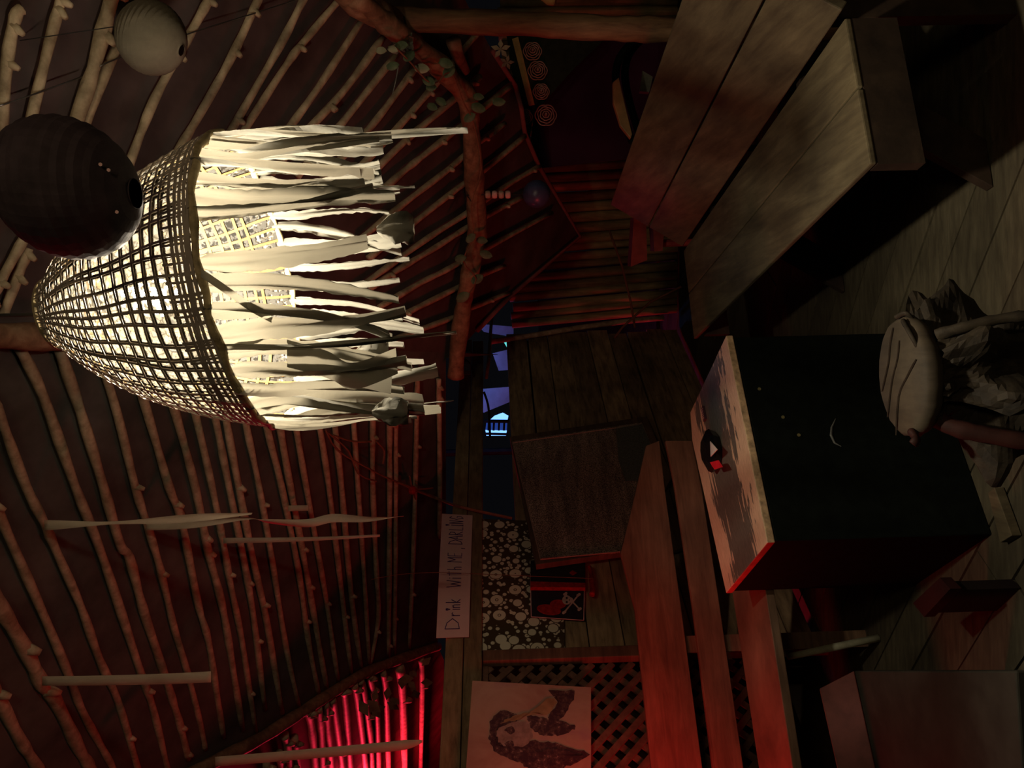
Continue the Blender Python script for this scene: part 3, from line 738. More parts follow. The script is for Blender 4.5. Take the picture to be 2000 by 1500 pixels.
for (fx, fy), (x0, y0) in (((1940, 365), (1700, 320)), ((1650, 570), (1355, 662))):
    foot = hz(fx, fy, 0.002); ed = dr
    top = foot + ld*((.49)/ld.z)
    wv = pe*.07
    b = MB(); b.prism([foot, foot+wv, top+wv+ld*.35+pe*.02, top+ld*.35+pe*.02] if False else [foot, foot+wv*2, top+wv*2, top], dr*.03)
    b.build('leg', bark_m, bench, bevel=.002)
    rt = (Ek if fx > 1800 else Bk) + pe*.10; rt = V((rt.x, rt.y, 0)) + (dr*.14 if fx > 1800 else dr*-.14)
    b = MB(); b.bar(rt, rt+UP*.47, pe*.035, dr*.02); b.build('rear_leg', bark_m, bench)

# boards behind the bench end, red lamplight put into their colour
sb = thing('red_slat_stool', at(1300, 470, 4.0), 'red-lit slatted stool end peeking out past the far end of the bench', 'stool')
b = MB(); b.prism([at(x, y, 4.0) for x, y in ((1238,425),(1262,430),(1264,508),(1232,521))], V((.02, .10, 0))); b.build('side', redlit_m, sb)
b = MB(); b.prism([at(x, y, 4.02) for x, y in ((1275,440),(1297,452),(1294,490),(1278,491))], V((.02, .10, 0))); b.build('side', redlit_m, sb)
b = MB(); p0 = at(1290, 475, 4.1); b.tube([V((p0.x, p0.y, 0)), p0], .02, 8); b.tube([V((p0.x+.15, p0.y, 0)), V((p0.x+.15, p0.y, p0.z))], .02, 8); b.build('leg', redlit_m, sb)

# ================================================================== BLACK CHEST
ZC = .633
cR_, cN, cL, cF = hz(1418, 655, ZC), hz(1499, 1060, ZC), hz(1418, 1159, ZC), hz(1348, 805, ZC)
cF2 = hz(1352, 862, ZC)
chest = thing('black_chest', V(((cR_.x+cL.x)/2, (cR_.y+cL.y)/2, 0)), 'black painted chest with a worn peeling wooden top in the middle of the floor', 'chest')
cen = (cR_+cN+cL+cF)/4
def ins(p, k): return cen + (p-cen)*k
b = MB()
tp = [cR_, cN, cL, cF2, cF]
b.v = list(tp)+[p-UP*.022 for p in tp]
b.face([0, 1, 2, 3, 4]); b.face([9, 8, 7, 6, 5])
for k in range(5): b.mi = 2 if k == 1 else 1; b.face([k, 5+k, 5+(k+1) % 5, (k+1) % 5])  # left edge gets the red lamplight as its colour
uvs = [(1, .0), (0, .0), (0, 1), (.62, 1.0), (.78, .92)]
for k in range(5): b.uv[k] = uvs[k]; b.uv[k+5] = uvs[k]
b.build('top', [peel_m, edge_m, redlit_m], chest, bevel=.003)
b = MB()
lo = [V((p.x, p.y, 0)) for p in (ins(cR_, .985), ins(cN, .985), ins(cL, .985), ins(cF, .985))]
b.prism(lo, UP*(ZC-.024)); b.build('body', black_m, chest, bevel=.004)
# chalk crescent and specks on the front
fr0, fr1 = ins(cR_, .985), ins(cN, .985); nFr = (fr1-fr0).cross(UP).normalized()
if nFr.dot(CAM-fr0) < 0: nFr = -nFr
b = MB(); b.tube([hit(x, y, fr0+nFr*.002, nFr) for x, y in ((1632,818),(1624,835),(1623,850),(1630,865),(1643,872))], [.0012, .003, .0038, .003, .001], 6)
b.build('chalk_mark', plain('chalk', (.10, .10, .09)), chest)
b = MB()
for x, y in ((1529, 815), (1560, 850), (1483, 760)): q_ = hit(x, y, fr0+nFr*.001, nFr); b.tube([q_, q_+nFr*.002], .0055, 7)
b.build('paint_specks', plain('yellow_speck', (.12, .10, .04)), chest)
# faceted black glass
gc = hz(1400, 880, ZC+.004)
ax = (cN-cR_).normalized(); ay = V((-ax.y, ax.x, 0))
gt = thing('glass_ashtray', gc, 'black faceted octagonal glass on the chest, one facet coloured as red-lit', 'ashtray')
b = MB(); i0 = 0
R1, R2, R3 = .058, .068, .038
for rr, h in ((R1, .0), (R2, .022), (R2*.92, .034), (R3, .046)):
    for k in range(8):
        a = 2*PI*(k+.5)/8; b.v.append(gc+ax*math.cos(a)*rr*1.1+ay*math.sin(a)*rr+UP*h)
for s_ in range(3):
    for k in range(8): b.face([s_*8+k, s_*8+(k+1) % 8, s_*8+8+(k+1) % 8, s_*8+8+k])
b.face(list(range(7, -1, -1))); b.face([24+k for k in range(8)])
b.build('body', gem_m, gt)
b = MB(); b.prism([hz(x, y, ZC+.047) for x, y in ((1388,862),(1402,878),(1389,892))], UP*.002); b.build('glint_facet', plain('glint_glass', (.75, .74, .68), .3, .6), gt)  # bright reflection on the black glass painted as a pale facet
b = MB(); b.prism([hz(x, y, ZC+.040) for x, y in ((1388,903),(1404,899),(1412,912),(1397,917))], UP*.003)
b.build('red_lit_facet', plain('red_lit_glass', (.9, .02, .04), .2, .6), gt)  # red light on this facet is painted as its colour
dq = hz(1377, 808, ZC+.001)
b = MB(); b.box(dq+UP*.004, ax*.026, ay*.011, UP*.004); dm = tag(b.build('domino', plain('domino_dark', (.05, .02, .03), .4)), 'small dark dotted domino tile on the chest top', 'tile')
b = MB()
for i in (-2, -1, 0, 1, 2):
    for j in (-1, 1): q_ = dq+ax*.009*i+ay*.0045*j+UP*.008; b.tube([q_, q_+UP*.001], .0018, 6)
b.build('dots', paper_m, dm)
# split plank lying on the floor in front of the chest
b = MB(); pq = [hz(x, y, .03) for x, y in ((1929,962),(1942,952),(1976,1046),(1953,1060))]
b.prism(pq, -UP*.027); tag(b.build('board_offcut', bench_m, bevel=.002), 'short pale board offcut on the floor in front of the chest', 'board')

# ================================================================== ROOT STOOL
sc_ = at(1762, 735, 1.62)
stl = thing('root_stool', V((sc_.x, sc_.y, 0)), 'tree-root stool with an oval cracked slab top in front of the chest', 'stool')
r = rnd(41); zt = sc_.z; N = 40
top = []; 
ex_, ey_ = V((1, .05, 0)).normalized(), V((0, 1, 0))
for k in range(N):
    a = 2*PI*k/N; q_ = 1+r.uniform(-.02, .02)
    top.append(V((sc_.x, sc_.y, zt)) + ex_*math.cos(a)*.128*q_ + ey_*math.sin(a)*.098*q_)
b = MB(); i0 = 0; b.v.append(V((sc_.x, sc_.y, zt+.006)))
rings = [(.92, .004), (1.0, -.006), (1.01, -.022), (.93, -.036), (.7, -.05)]
for kk, (q_, dz) in enumerate(rings):
    for p in top: c_ = V((sc_.x, sc_.y, zt)); b.v.append(c_+(p-c_)*q_+UP*dz)
for k in range(N): b.face([0, 1+k, 1+(k+1) % N])
for s_ in range(len(rings)-1):
    for k in range(N): b.face([1+s_*N+k, 1+s_*N+(k+1) % N, 1+(s_+1)*N+(k+1) % N, 1+(s_+1)*N+k])
b.face([1+(len(rings)-1)*N+k for k in range(N)])
b.build('slab_top', stump_m, stl, smooth=True)
b = MB()
for pp in (((1744,640),(1738,675),(1735,710),(1722,765)), ((1756,665),(1753,700),(1742,745),(1733,815)), ((1789,702),(1772,735),(1755,775),(1750,850))):
    pts = [hz(x, y, zt+.007) for x, y in pp]; pts = [p for p in pts]
    b.tube(smoothpts(pts, 3), [.0012]+[.0022]*8+[.0012], 5, flat=.6)
b.build('cracks', crack_m, stl)
from mathutils import noise as NZ
base = V((sc_.x, sc_.y, 0))
b = MB(); NA, NT = 72, 46; rows = []
lobes = [(.05, 1.0, .42, .15, .11), (3.35, .9, .32, .17, .14), (4.3, .8, .36, .12, .10), (5.3, .9, .40, .10, .10), (2.0, 1., .1, .3, .15), (1.0, 1., .1, .3, .15), (5.9, .7, .30, .09, .08), (3.9, 1., .1, .3, .12)]
for i in range(NT+1):
    z = (zt-.035)*(1-i/NT); row = []
    for j in range(NA+1):
        a = 2*PI*(j % NA)/NA
        rr = .062+.025*math.exp(-((zt-.04-z)/.03)**2)+.012*(1-z/zt)
        for (la, wgt, lz, lw, ext) in lobes:
            da = math.atan2(math.sin(a-la), math.cos(a-la))
            rr += ext*wgt*math.exp(-(da/.30)**2)*math.exp(-((z-lz)/(lw*(.55 if z > lz else .9)))**2)
        p = V((math.cos(a)*2.2, math.sin(a)*2.2, z*9))
        rr *= 1+.30*(NZ.noise(p*1.3)) +.22*NZ.noise(V((math.cos(a)*5, math.sin(a)*5, z*16)))+.10*NZ.noise(V((math.cos(a)*12, math.sin(a)*12, z*40)))
        rr = max(rr, .03)
        row.append(base+V((math.cos(a)*rr, math.sin(a)*rr, z)))
    rows.append(row)
b.grid(rows); b.build('root_trunk', root_m, stl)
for i, (pp, rr, rd) in enumerate([(((1800,790,1.6),(1850,830,1.56),(1930,850,1.53),(2040,868,1.5)), .020, 1), (((1782,845,1.58),(1790,858,1.56),(1783,868,1.56)), .012, 1), (((1765,628,1.6),(1780,655,1.56),(1800,690,1.56)), .008, 0), (((1750,620,1.63),(1768,612,1.6),(1782,622,1.6)), .006, 0), (((1830,655,1.55),(1880,640,1.52),(1960,622,1.5),(2030,615,1.48)), .014, 0)]):
    pts = smoothpts([at(*q_) for q_ in pp], 6); n_ = len(pts); b = MB()
    b.tube(pts, [rr*(1+.25*NZ.noise(p*60))*(1-.2*k/n_) for k, p in enumerate(pts)], 10, flat=.7)
    o = b.build('root', plain('red_lit_root', (.022, .006, .004), .7, .2, .4) if rd else root_m, stl, smooth=True)  # red tint of these roots stands for red lamplight
    if rd: o['label'] = 'root tinted by red light'

# ================================================================== LEFT BENCH
ls = thing('slatted_bench', hz(1500, 1480, 0), 'long brown slatted bench against the plank wall, glowing red at its left end', 'bench')
ZB = .50
na, nb_ = hz(1488, 1110, ZB), hz(1563, 1600, ZB); fa, fb = hz(1422, 1110, ZB), hz(1497, 1600, ZB)
bdr = (na-nb_).normalized()
na2 = na + bdr*.05; fa2 = fa + bdr*.18
b = MB(); b.prism([na2, nb_, fb, fa2], -UP*.03); b.build('seat_plank', slat_m, ls, bevel=.003)
bn = V((-bdr.y, bdr.x, 0)); 
if bn.y < 0: bn = -bn
BP = fb + bn*.06; nBk = -bn
def onBk(x, y): return hit(x, y, BP, nBk)
for nm, pts in (('back_slat', [(1300,860),(1318,950),(1354,1190),(1405,1600),(1467,1600),(1402,1158),(1370,950),(1352,860)]),
                ('back_slat', [(1212,1080),(1240,1190),(1272,1500),(1284,1600),(1387,1600),(1372,1500),(1332,1198),(1298,950),(1288,860),(1262,870),(1232,1000)])):
    b = MB(); b.prism([onBk(x, y) for x, y in pts], bn*.025); b.build(nm, slat_m, ls, bevel=.003)
for x, y in ((1450, 1560), (1420, 1255)):
    q_ = onBk(x, y); b = MB(); b.bar(V((q_.x, q_.y, 0))+bn*.045, V((q_.x, q_.y, .82))+bn*.045, bdr*.03, bn*.02); b.build('rear_leg', slat_m, ls)
q0, q1 = hz(1716, 1246, 0.004), None
b = MB(); t0 = hit(1538, 1283, q0, V((0, 1, 0))); b.tube([q0, q0.lerp(t0, .5), t0], [.014, .014, .012], 8)
o = b.build('front_leg', plain('pale_leg', (.30, .29, .20), .7), ls, smooth=True); o['label'] = 'pale round leg'
b = MB(); q_ = nb_+V((.02, .05, 0)); b.bar(V((q_.x, q_.y, 0)), V((q_.x, q_.y, .42)), bdr*.02, bn*.02); b.build('front_leg', slat_m, ls)

# low seat in the lower left corner
ZG = .42
g1, g2 = hz(1668, 1310, ZG), hz(1985, 1310, ZG); g3, g4 = hz(1740, 1640, ZG), hz(2010, 1700, ZG)
gs = thing('low_seat', V(((g1.x+g4.x)/2, (g1.y+g4.y)/2, 0)), 'low dark grey-brown seat with a short back board tinted by red light in the near left corner', 'seat')
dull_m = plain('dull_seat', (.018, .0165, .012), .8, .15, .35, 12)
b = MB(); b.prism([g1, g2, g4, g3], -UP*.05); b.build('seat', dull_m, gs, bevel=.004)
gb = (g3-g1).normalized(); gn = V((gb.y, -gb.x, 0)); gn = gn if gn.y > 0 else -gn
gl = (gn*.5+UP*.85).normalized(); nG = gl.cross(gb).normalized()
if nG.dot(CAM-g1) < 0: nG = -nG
b = MB(); b.prism([hit(x, y, g1, nG) for x, y in ((1668,1310),(1600,1345),(1666,1640),(1740,1640))], -nG*.025); o = b.build('back_board', plain('red_lit_board', (.11, .032, .026), .7, .2, .3, 14), gs, bevel=.003)  # back board colour carries the red lamplight
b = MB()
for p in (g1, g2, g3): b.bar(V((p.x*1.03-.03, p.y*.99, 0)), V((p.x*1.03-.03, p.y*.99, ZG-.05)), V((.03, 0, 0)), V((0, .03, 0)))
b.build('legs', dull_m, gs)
# dark red stool beside the chest
rs = hz(1905, 1165, 0)
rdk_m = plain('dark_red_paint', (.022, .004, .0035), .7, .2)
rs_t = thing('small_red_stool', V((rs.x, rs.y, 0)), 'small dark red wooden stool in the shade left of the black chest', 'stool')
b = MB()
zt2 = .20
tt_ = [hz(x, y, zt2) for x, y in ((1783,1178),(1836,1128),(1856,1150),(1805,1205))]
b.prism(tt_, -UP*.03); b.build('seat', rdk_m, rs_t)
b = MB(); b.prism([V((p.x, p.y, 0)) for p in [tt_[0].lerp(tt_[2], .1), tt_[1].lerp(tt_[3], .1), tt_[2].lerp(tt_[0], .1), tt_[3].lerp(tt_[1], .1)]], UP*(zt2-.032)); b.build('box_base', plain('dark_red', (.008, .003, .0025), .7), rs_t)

# ================================================================== PENDANT LAMP
LC = at(478, 553, 1.24)                       # rim centre
LC = V((LC.x, LC.y, 1.752))
tl = math.radians(7.5)
ez = V((-math.sin(tl), 0, math.cos(tl))); ex = V((math.cos(tl), 0, math.sin(tl))); ey = V((0, 1, 0))
lamp = thing('pendant_lamp', LC, 'woven bamboo basket pendant lamp fringed with torn cream cotton strips', 'lamp')
prof = [(.232, 0), (.229, .012), (.222, .035), (.211, .07), (.196, .11), (.178, .15), (.157, .19), (.133, .225), (.108, .258), (.084, .285), (.062, .305), (.055, .318)]
def pr(h):
    for (r0, h0), (r1, h1) in zip(prof[:-1], prof[1:]):
        if h <= h1: t = (h-h0)/(h1-h0); return r0+(r1-r0)*t
    return prof[-1][0]
def lpt(a, r_, h): return LC + ex*math.cos(a)*r_ + ey*math.sin(a)*r_ + ez*h
b = MB(); b.lathe([(r_-.003, h) for r_, h in prof], LC, ex, ey, ez, 64); b.build('lining', lining_m, lamp, smooth=True)
r = rnd(51)
def ringstrip(mb, h, hw, off, th, amp=.0015, seed=0):
    n_ = 72; i0 = len(mb.v)
    for j in range(n_):
        a = 2*PI*j/n_; hh = h+amp*math.sin(a*3+seed)+amp*.5*math.sin(a*7+seed*2)
        o_ = off+.0012*(1 if (j % 2) else -1)*.5
        for dh, do in ((-hw, 0), (hw, 0), (hw, th), (-hw, th)):
            h2 = max(0, hh+dh); mb.v.append(lpt(a, pr(h2)+o_+do, h2))
    for j in range(n_):
        for q_ in range(4):
            a0 = i0+j*4+q_; a1 = i0+j*4+(q_+1) % 4; b0 = i0+((j+1) % n_)*4+q_; b1 = i0+((j+1) % n_)*4+(q_+1) % 4
            mb.face([a0, b0, b1, a1])
def merstrip(mb, a, wv_, off, th, h0=0., h1=.318, tw=0.):
    n_ = 18; i0 = len(mb.v)
    for j in range(n_):
        h = h0+(h1-h0)*j/(n_-1); R_ = pr(h); da = wv_/max(R_, .03)*min(1, R_/.1); aa = a+tw*h+.012*math.sin(h*40+a*5)
        for s_, do in ((-1, 0), (1, 0), (1, th), (-1, th)): mb.v.append(lpt(aa+s_*da, R_+off+do, h))
    for j in range(n_-1):
        for q_ in range(4):
            a0 = i0+j*4+q_; a1 = i0+j*4+(q_+1) % 4; mb.face([a0, a1, a1+4, a0+4])
mb = MB()
hs = [.004, .011, .018, .026, .033, .047, .062, .080, .098, .116, .134, .152, .170, .187, .204, .220, .236, .250, .264, .277, .289, .300, .311]
for i, h in enumerate(hs): ringstrip(mb, h, .0016 if h > .04 else .0024, .0012, .0016, .0018, i)
nm_ = 58
angs = [2*PI*k/nm_+r.uniform(-.02, .02) for k in range(nm_)]
tws = [r.uniform(-.2, .2) for _ in angs]
for a, w_ in zip(angs, tws): merstrip(mb, a, .0018, .0005, .0018, 0, .318, w_)
for a in angs[::1]: merstrip(mb, a+.054+r.uniform(-.03, .03), .0017, .0005, .0016, 0, .05)
mb.build('outer_weave', weave_m, lamp)
mb = MB()
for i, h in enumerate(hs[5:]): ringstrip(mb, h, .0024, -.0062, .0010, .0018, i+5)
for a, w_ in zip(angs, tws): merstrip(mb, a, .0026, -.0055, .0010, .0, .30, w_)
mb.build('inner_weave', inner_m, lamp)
mb = MB(); pts = [lpt(2*PI*k/60, .232+.002*math.sin(k*2.3), -.002+.002*math.sin(k*1.7)) for k in range(61)]
mb.tube(pts, [.0055+.0012*math.sin(k*1.9) for k in range(61)], 8); mb.build('rim', rim_m, lamp, smooth=True)
mb = MB(); pts = [lpt(2*PI*k/40, .055, .318) for k in range(41)]; mb.tube(pts, .004, 6); mb.build('top_ring', rim_m, lamp)
BULB = at(300, 582, 1.24); 
b = MB(); prb = [(.001, -.052), (.014, -.049), (.024, -.040), (.030, -.026), (.031, -.012), (.027, .004), (.019, .018), (.014, .03), (.013, .04)]
b.lathe(prb, BULB+UP*.012, V((1, 0, 0)), V((0, 1, 0)), UP, 24); bulb_o = b.build('bulb', emit('bulb_glow', (1, .86, .62), 60.), lamp, smooth=True)
b = MB(); b.lathe([(.001, .10), (.012, .099), (.017, .09), (.018, .05), (.015, .040), (.001, .040)], BULB+UP*.012, V((1, 0, 0)), V((0, 1, 0)), UP, 20); b.build('socket', cord_m, bulb_o, smooth=True)
b = MB(); tp_ = V((BULB.x, BULB.y, BULB.z+.10)); rf = LC+ez*.318
roofpt = rf + UP*.45; b.tube([tp_, rf, rf+UP*.2, roofpt], .003, 6); b.build('cord', cord_m, lamp)
b = MB(); b.tube([lpt(PI*.0, .054, .31), rf, lpt(PI, .054, .31)], .002, 5); b.tube([lpt(PI*.5, .054, .31), rf, lpt(PI*1.5, .054, .31)], .002, 5); b.build('hanger_wire', steel_m, lamp)
# fabric strips
def strip(a, L, w, seed, r0=.229, h0=.004, sway=0., taper=1., knot=None, tw0=None, drift=0.):
    r = rnd(seed); n_ = 26; b = MB(); rows = []
    tw = r.uniform(-.5, .5) if tw0 is None else tw0; twr = r.uniform(-1.6, 1.6)
    ph = r.uniform(0, 6); wob = [r.uniform(-.0018, .0018) for _ in range(n_+1)]; wob2 = [r.uniform(-.0018, .0018) for _ in range(n_+1)]
    for j in range(n_+1):
        t = j/n_; 
        start = lpt(a, r0, h0)
        rad_ = (ex*math.cos(a)+ey*math.sin(a)); tan = (-ex*math.sin(a)+ey*math.cos(a))
        c_ = start - UP*(L*t) - rad_*(.006+.010*math.sin(t*3+ph))*min(1, t*4) + tan*(sway*t*t*.05+.005*math.sin(t*4+ph)*t+drift*t)
        ang = tw + twr*t*1.2 + .35*math.sin(t*5+ph)
        wd_ = tan*math.cos(ang)+rad_*math.sin(ang); nn = tan*-math.sin(ang)+rad_*math.cos(ang)
        ww = w*(.75+.25*math.sin(t*2.6+ph))
        if taper < 1: ww *= 1-(1-taper)*t
        if t < .06: ww *= .8
        if knot is not None:
            q_ = abs(t-knot)
            if q_ < .06: ww *= .28+.72*(q_/.06)
            elif t > knot: ww *= 1.25
        row = []
        for s_ in (-1, -.62, -.2, .2, .62, 1):
            off = .006*math.sin(s_*4+ph+t*3)*(w/.03)
            row.append(c_+wd_*(ww*.5*s_+(wob[j] if s_ < -.9 else wob2[j] if s_ > .9 else 0))+nn*off)
        rows.append(row)
    b.grid(rows); return b.build('fabric_strip', strip_m, lamp, smooth=True)
r = rnd(61); ns = 44
for k in range(ns):
    a = 2*PI*(k+r.uniform(-.25, .25))/ns
    front = -math.sin(a)                        # 1 on the side nearest the viewer
    if -.02 < (a % (2*PI)) - 4.83 < .13: continue
    L = .245+r.uniform(-.03, .028)+.012*front
    last_ = strip(a, L, r.uniform(.022, .038), 400+k, sway=r.uniform(-1, 1), knot=.86 if k in (9, 31, 38) else None, taper=r.choice((1, 1, .8, .55)))
for a, L, w, s_ in ((5.75, .385, .030, 901), (4.20, .325, .022, 902), (3.55, .30, .009, 903), (5.2, .30, .012, 904)):
    strip(a, L, w, s_, taper=.15, tw0=.2)
# one strip crossing diagonally in front
def freestrip(pts, w, name, label, parent=None, m=None, twist=0., tp=None, cat='ribbon', group=None):
    P = smoothpts(pts, 6); n_ = len(P); rows = []
    for j, p in enumerate(P):
        t = j/(n_-1); a = twist*t
        sd = V((1, 0, 0))*math.cos(a)+V((0, 1, 0))*math.sin(a)
        ww = (w if tp is None else w*tp(t))*.5
        rows.append([p-sd*ww, p+V((0, .0015, 0)), p+sd*ww])
    b = MB(); b.grid(rows); o = b.build(name, m or ribbon_m, parent, smooth=True, solid=0 if parent is not None else .0006)
    if parent is None: tag(o, label, cat, group)
    return o
freestrip([at(x, y, z_) for x, y, z_ in ((392,532,1.0),(440,565,1.0),(490,600,1.02),(530,622,1.05))], .012, 'fabric_strip', None, lamp, strip_m)
freestrip([at(x, y, 1.08) for x, y in ((620,700),(660,715),(720,730),(765,742))], .045, 'fabric_strip', None, lamp, strip_m, .5)
freestrip([at(x, y, 1.06) for x, y in ((560,690),(640,712),(690,735),(775,705))], .038, 'fabric_strip', None, lamp, strip_m, -.4)
# knotted bow ends
hostst = [o for o in lamp.children if o.name.startswith('fabric_strip')][:3]
for x, y, q_ in ((775, 447, 1.08), (765, 805, 1.12), (728, 690, 1.2)):
    c_ = at(x, y, q_); r = rnd(x); b = MB(); N_ = 14
    rows = []
    for i in range(7):
        t = i/6; rr = .004+.013*math.sin(t*PI*.75)
        rows.append([c_ + UP*(.028-.052*t) + V((math.cos(2*PI*j/N_), .7*math.sin(2*PI*j/N_), 0))*rr*(1+.5*math.sin(j*2.244+i*.8)+r.uniform(-.15, .15)) for j in range(N_+1)])
    b.grid(rows); b.build('strip_knot', strip_m, hostst.pop(), smooth=True)

# ================================================================== PAPER LANTERNS
def roof_above(p): 
    # height of the roof cloth above a point (right slope)
    d = nR.dot(RT-p)/nR.dot(UP); return p+UP*d
lc = at(132, 368, .95)
dl = thing('black_lantern', lc, 'large round black paper lantern hanging in front of the woven lampshade', 'lantern')
R_ = .086; b = MB(); pf = []
for k in range(33):
    a = PI*k/32; rr = R_*math.sin(a); pf.append((max(.018, rr*(1+.012*math.cos(k*PI))), R_*.97*math.cos(a)))
b.lathe(pf, lc, V((1, 0, 0)), V((0, 1, 0)), (UP+V((.1, 0, 0))).normalized(), 40); b.build('shade', paperblack_m, dl, smooth=False)
b = MB(); tpp = roof_above(lc)-UP*.01; b.tube([lc+UP*.08, tpp], .0012, 5); b.build('cord', cord_m, dl)
b = MB()
for x, y in ((228, 414), (196, 321), (212, 332)): 
    d = ray(x, y).normalized(); oc = CAM-lc; bq = oc.dot(d); disc_ = bq*bq-oc.length_squared+(R_*1.0)**2
    if disc_ > 0: p = CAM+d*(-bq-math.sqrt(disc_)); b.tube([p, p-d*.002], .0022, 6)
if b.v: b.build('glint_spot', paper_m, dl)  # painted white glints on the black paper
l2 = at(296, 74, 1.72)
il = thing('ivory_lantern', l2, 'ribbed ivory paper lantern near the roof, its lower side lit', 'lantern')
R_ = .075; axs = V((.45, .0, 1)).normalized(); xx = axs.orthogonal().normalized(); yy = axs.cross(xx)
b = MB(); pf = []
for k in range(41):
    a = PI*k/40; rr = R_*math.sin(a); pf.append((max(.012, rr*(1+(.07 if k % 2 else -.0))), R_*.96*math.cos(a)))
b.lathe(pf, l2, xx, yy, axs, 40); b.build('shade', ivory_m, il, smooth=True)
b = MB(); b.tube([l2+axs*.07, roof_above(l2)-UP*.01], .0012, 5); b.build('cord', cord_m, il)
# ball ornament on a beaded string
bc = onR(1048, 379, .35); 
bo = thing('blue_ball', bc, 'dull blue ball hanging on a beaded string under the eave branch', 'ornament')
R_ = 27/1500*bc.y; b = MB(); b.lathe([(max(.001, R_*math.sin(PI*k/20)), R_*math.cos(PI*k/20)) for k in range(21)], bc, V((1, 0, 0)), V((0, 1, 0)), UP, 28)
b.build('ball', plain('blue_ball_paint', (.06, .07, .16), .35, .5, .4, 12), bo, smooth=True)
topb = at(912, 381, bc.y); b = MB(); b.tube([bc+UP*R_, topb], .0025, 5); b.build('string', cord_m, bo)
for i, x in enumerate((953, 966, 979, 992)):
    c_ = at(x, 380, bc.y); b = MB(); b.lathe([(.004, .012), (.016, .010), (.018, 0), (.016, -.010), (.004, -.012)], c_, V((1, 0, 0)), V((0, 1, 0)), UP, 12)
    b.build('bead', paper_m if i % 2 else rose_m, bo, smooth=True)
b = MB()
for k in range(6): b.tube([topb, topb+V((.03*math.cos(k), .01*math.sin(k*2), .02*math.sin(k*1.7)))], .002, 4)
b.build('tassel', cord_m, bo)

# ================================================================== RIBBONS hanging from the left roof slope
def rib(px, w, label, Zf, tw, tp=None):
    top_ = onL(px[0][0], px[0][1], .05); Zc = top_.y if Zf is None else Zf
    pts = [at(x, y, Zc) for x, y in px]
    freestrip(pts, w*Zc/1500, 'cotton_ribbon', label, None, ribbon_m, tw, tp, 'ribbon', 'ribbons tied to the roof poles')
rib([(86,1026),(180,1023),(285,1018),(400,1010),(492,1003)], 17, 'long cream ribbon hanging high on the left, upper end tied near the roof top', None, 1.2, lambda t: .75+.4*math.cos(t*9))
rib([(285,1027),(380,1024),(480,1013),(520,1018),(600,1022),(650,1012),(720,1014),(788,1008)], 17, 'longest cream ribbon with a twist, just above the handwritten sign', None, 5., lambda t: 1.0 if t < .9 else 1-(t-.9)*8)
rib([(436,1056),(560,1054),(650,1051),(742,1046)], 11, 'short plain ribbon left of the long twisted ribbon', None, .2, lambda t: 1-.6*t)
rib([(82,1330),(200,1329),(320,1326),(412,1322)], 20, 'broad pinkish-tan ribbon hanging at the far left of the roof', None, .1, lambda t: .9+.15*t)
rib([(420,1488),(540,1478),(700,1464),(790,1455),(825,1448)], 19, 'pale ribbon hanging in front of the red-lit poles', 2.6, .1, lambda t: 1. if t < .75 else 1-(t-.75)*3.2)
rib([(563,993),(602,992)], 11, 'tiny scrap of ribbon between two roof poles', None, .0)

# ================================================================== LEAVES, TWIGS, WIRES
r = rnd(71)
lv = [(785,90,0),(800,110,0),(745,100,1),(768,98,1),(825,135,1),(843,172,0),(838,160,0),(872,125,0),(878,140,0),(935,190,0),(918,230,0),(862,200,0),(845,210,0),(975,200,0),(920,465,0),(942,470,0),(900,505,0),(933,545,0),(905,580,0),(950,498,0),(768,130,0),(935,212,0)]
vine = thing('leafy_vine', onR(850, 150, .16), 'thin vine with dusty green leaves wound along the crooked eave branch', 'vine')
b = MB(); b.tube(smoothpts([onR(x, y, .17) for x, y in ((770,90),(800,120),(845,165),(880,140),(905,200),(925,240),(940,330),(920,400),(925,460),(905,510),(930,545),(905,590))], 3), .003, 5); b.build('stem', twig_m, vine)
for i, (x, y, pale) in enumerate(lv):
    c_ = onR(x, y, .17); a = r.uniform(-.6, .9); L = r.uniform(.045, .07)*c_.y/3.3
    d = V((math.sin(a), r.uniform(-.3, .3), -math.cos(a))).normalized(); sd = d.cross(V((0, 1, 0))).normalized()
    rows = []
    for k in range(7):
        t = k/6; w = L*.33*math.sin(PI*min(1, .08+t*.92))**.7
        rows.append([c_+d*L*(t-.5)-sd*w+V((0, -.006, 0)), c_+d*L*(t-.5), c_+d*L*(t-.5)+sd*w+V((0, -.006, 0))])
    b = MB(); b.grid(rows); b.build('leaf', leafp_m if pale else leaf_m, vine, smooth=True, solid=.0008)
# rag at the post top and plastic strip
freestrip([onR(x, y, .12) for x, y in ((778,128),(772,160),(766,185))], .022, 'plastic_strip', 'narrow shiny clear plastic strip hanging beside the roof poles', None, plain('clear_plastic', (.30, .31, .27), .12, .8), .3, lambda t: 1-.5*t, 'strip')
b = MB(); r = rnd(5); c_ = onR(783, 82, .12); rows = []
for i in range(7):
    rows.append([c_+V(((j-3)*.012+r.uniform(-.004, .004), r.uniform(-.015, .015), .03-i*.012+r.uniform(-.004, .004))) for j in range(7)])
b.grid(rows); tag(b.build('crumpled_rag', plain('grey_rag', (.13, .12, .09), .7), solid=.002), 'crumpled grey rag stuffed under the top of the post', 'rag')
def wire(px, f, rad, name, label, cat, m=twig_m):
    b = MB(); b.tube(smoothpts([f(x, y) for x, y in px], 3), rad, 5); return tag(b.build(name, m, smooth=True), label, cat)
wire([(-5,208),(55,188),(160,150)], lambda x, y: onR(x, y, .035), .002, 'thin_wire', 'thin pale wire crossing the uppermost roof poles', 'wire', steel_m)
wire([(195,130),(235,112),(380,62),(500,25),(600,-8)], lambda x, y: onR(x, y, .035), .002, 'thin_wire', 'thin pale wire running behind the ivory lantern', 'wire', steel_m)
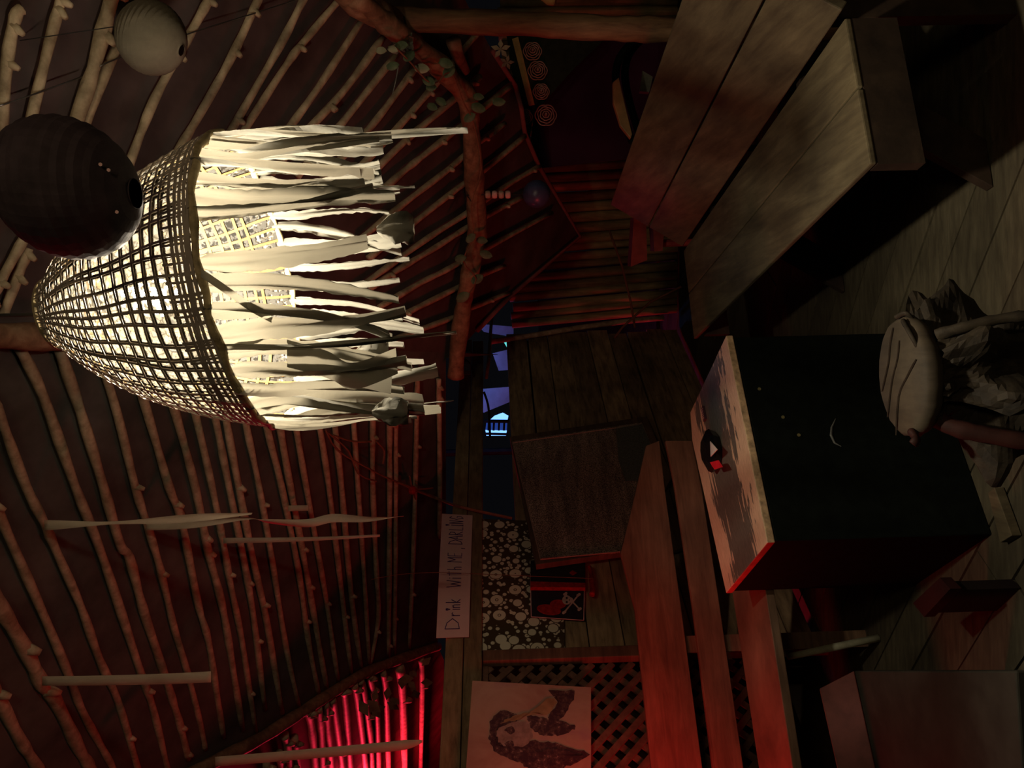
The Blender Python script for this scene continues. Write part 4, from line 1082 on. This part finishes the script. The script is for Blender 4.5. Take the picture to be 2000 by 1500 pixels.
wire([(725,1132),(780,1122),(860,1118),(960,1122),(1060,1126),(1160,1130)], lambda x, y: onW(x, y, .10), .0015, 'thin_string', 'thin reddish string stretched down past the paper sign', 'string')
tw = thing('twig_tangle', onL(805, 955, .10), 'tangle of thin reddish twigs knotted on a pole near the rail', 'twigs')
for i, px in enumerate([((640,845),(680,880),(700,925),(735,940)), ((636,840),(660,880),(720,915),(760,935),(800,950)), ((770,940),(790,948),(805,955),(825,955),(845,953)), ((650,850),(690,862),(725,862)), ((805,955),(850,972),(900,990),(1000,1012)), ((800,930),(806,958),(812,975)), ((735,862),(750,880),(748,905))]):
    b = MB(); b.tube(smoothpts([onL(x, y, .09) if x < 860 else onW(x, y, .07) for x, y in px], 3), .0045 if i != 4 else .008, 5); b.build('twig', twig_m, tw)
b = MB(); c_ = onL(805, 957, .10); b.lathe([(.001, .022), (.018, .015), (.024, 0), (.018, -.015), (.001, -.022)], c_, V((1, 0, 0)), V((0, 1, 0)), UP, 9); b.build('knot', redc_m, tw)
# twiggy brown debris under the hip beam
db = thing('dry_leaf_bunch', onF(790, 1350, .05), 'bunch of dry leaves and twigs hanging under the lower end of the hip beam', 'leaves')
r = rnd(77)
for k in range(20):
    x = r.uniform(700, 825); y = 1385-(x-700)*.55+r.uniform(-22, 28)
    c_ = onF(x, y, .22+r.uniform(0, .15)); d = V((r.uniform(-1, 1), r.uniform(-.3, .3), r.uniform(-1, .2))).normalized(); sd = d.cross(V((0, 1, 0))).normalized(); L = r.uniform(.04, .085)
    b = MB(); b.prism([c_, c_+d*L*.5+sd*L*.3, c_+d*L, c_+d*L*.5-sd*L*.3], V((0, .002, 0))); b.build('leaf', twig_m, db)

# ================================================================== LIGHTS
def light(name, kind, loc, energy, col, size=.05, **k):
    d = bpy.data.lights.new(name, kind); d.energy = energy; d.color = col
    if kind == 'POINT': d.shadow_soft_size = size
    o = bpy.data.objects.new(name, d); COL.objects.link(o); o.location = loc
    for a, v in k.items(): setattr(d, a, v)
    return o
WARM = (1, .87, .66)
light('bulb_light', 'POINT', BULB-UP*.045, 52, WARM, .03)
light('red_lamp', 'POINT', V((-1.55, 2.25, .95)), 8.5, (1, .03, .035), .06)
a_, b_ = onL(650, 1680, 0), onF(650, 1680, 0)
light('red_lamp_beyond_beam', 'POINT', a_.lerp(b_, .5), 260, (1, .025, .07), .30)
sp = light('red_spot_lamp', 'SPOT', V((-2.0, 2.1, 1.15)), 24, (1, .07, .055), spot_size=1.25, spot_blend=1.)
sp.data.shadow_soft_size = .08
sp.rotation_euler = (V((1.3, 3.5, .95))-sp.location).to_track_quat('-Z', 'Y').to_euler()
light('fill_lamp', 'POINT', V((.8, -.7, 2.1)), 17, (1, .76, .45), .25)  # added unseen fill light for the wall and roof
light('blue_lamp', 'POINT', V((.1, 7.5, 1.9)), 6, (.10, .28, 1), .1)

w = bpy.data.worlds.new('night'); S.world = w; w.use_nodes = True
w.node_tree.nodes['Background'].inputs['Color'].default_value = (.012, .012, .016, 1)
w.node_tree.nodes['Background'].inputs['Strength'].default_value = .12
S.view_settings.view_transform = 'Standard'; S.view_settings.look = 'None'; S.view_settings.gamma = 1; S.view_settings.exposure = .5
S.view_settings.use_curve_mapping = False
try:
    S.cycles.use_denoising = True; S.cycles.max_bounces = 8; S.cycles.transparent_max_bounces = 12; S.cycles.sample_clamp_indirect = 4
except Exception: pass
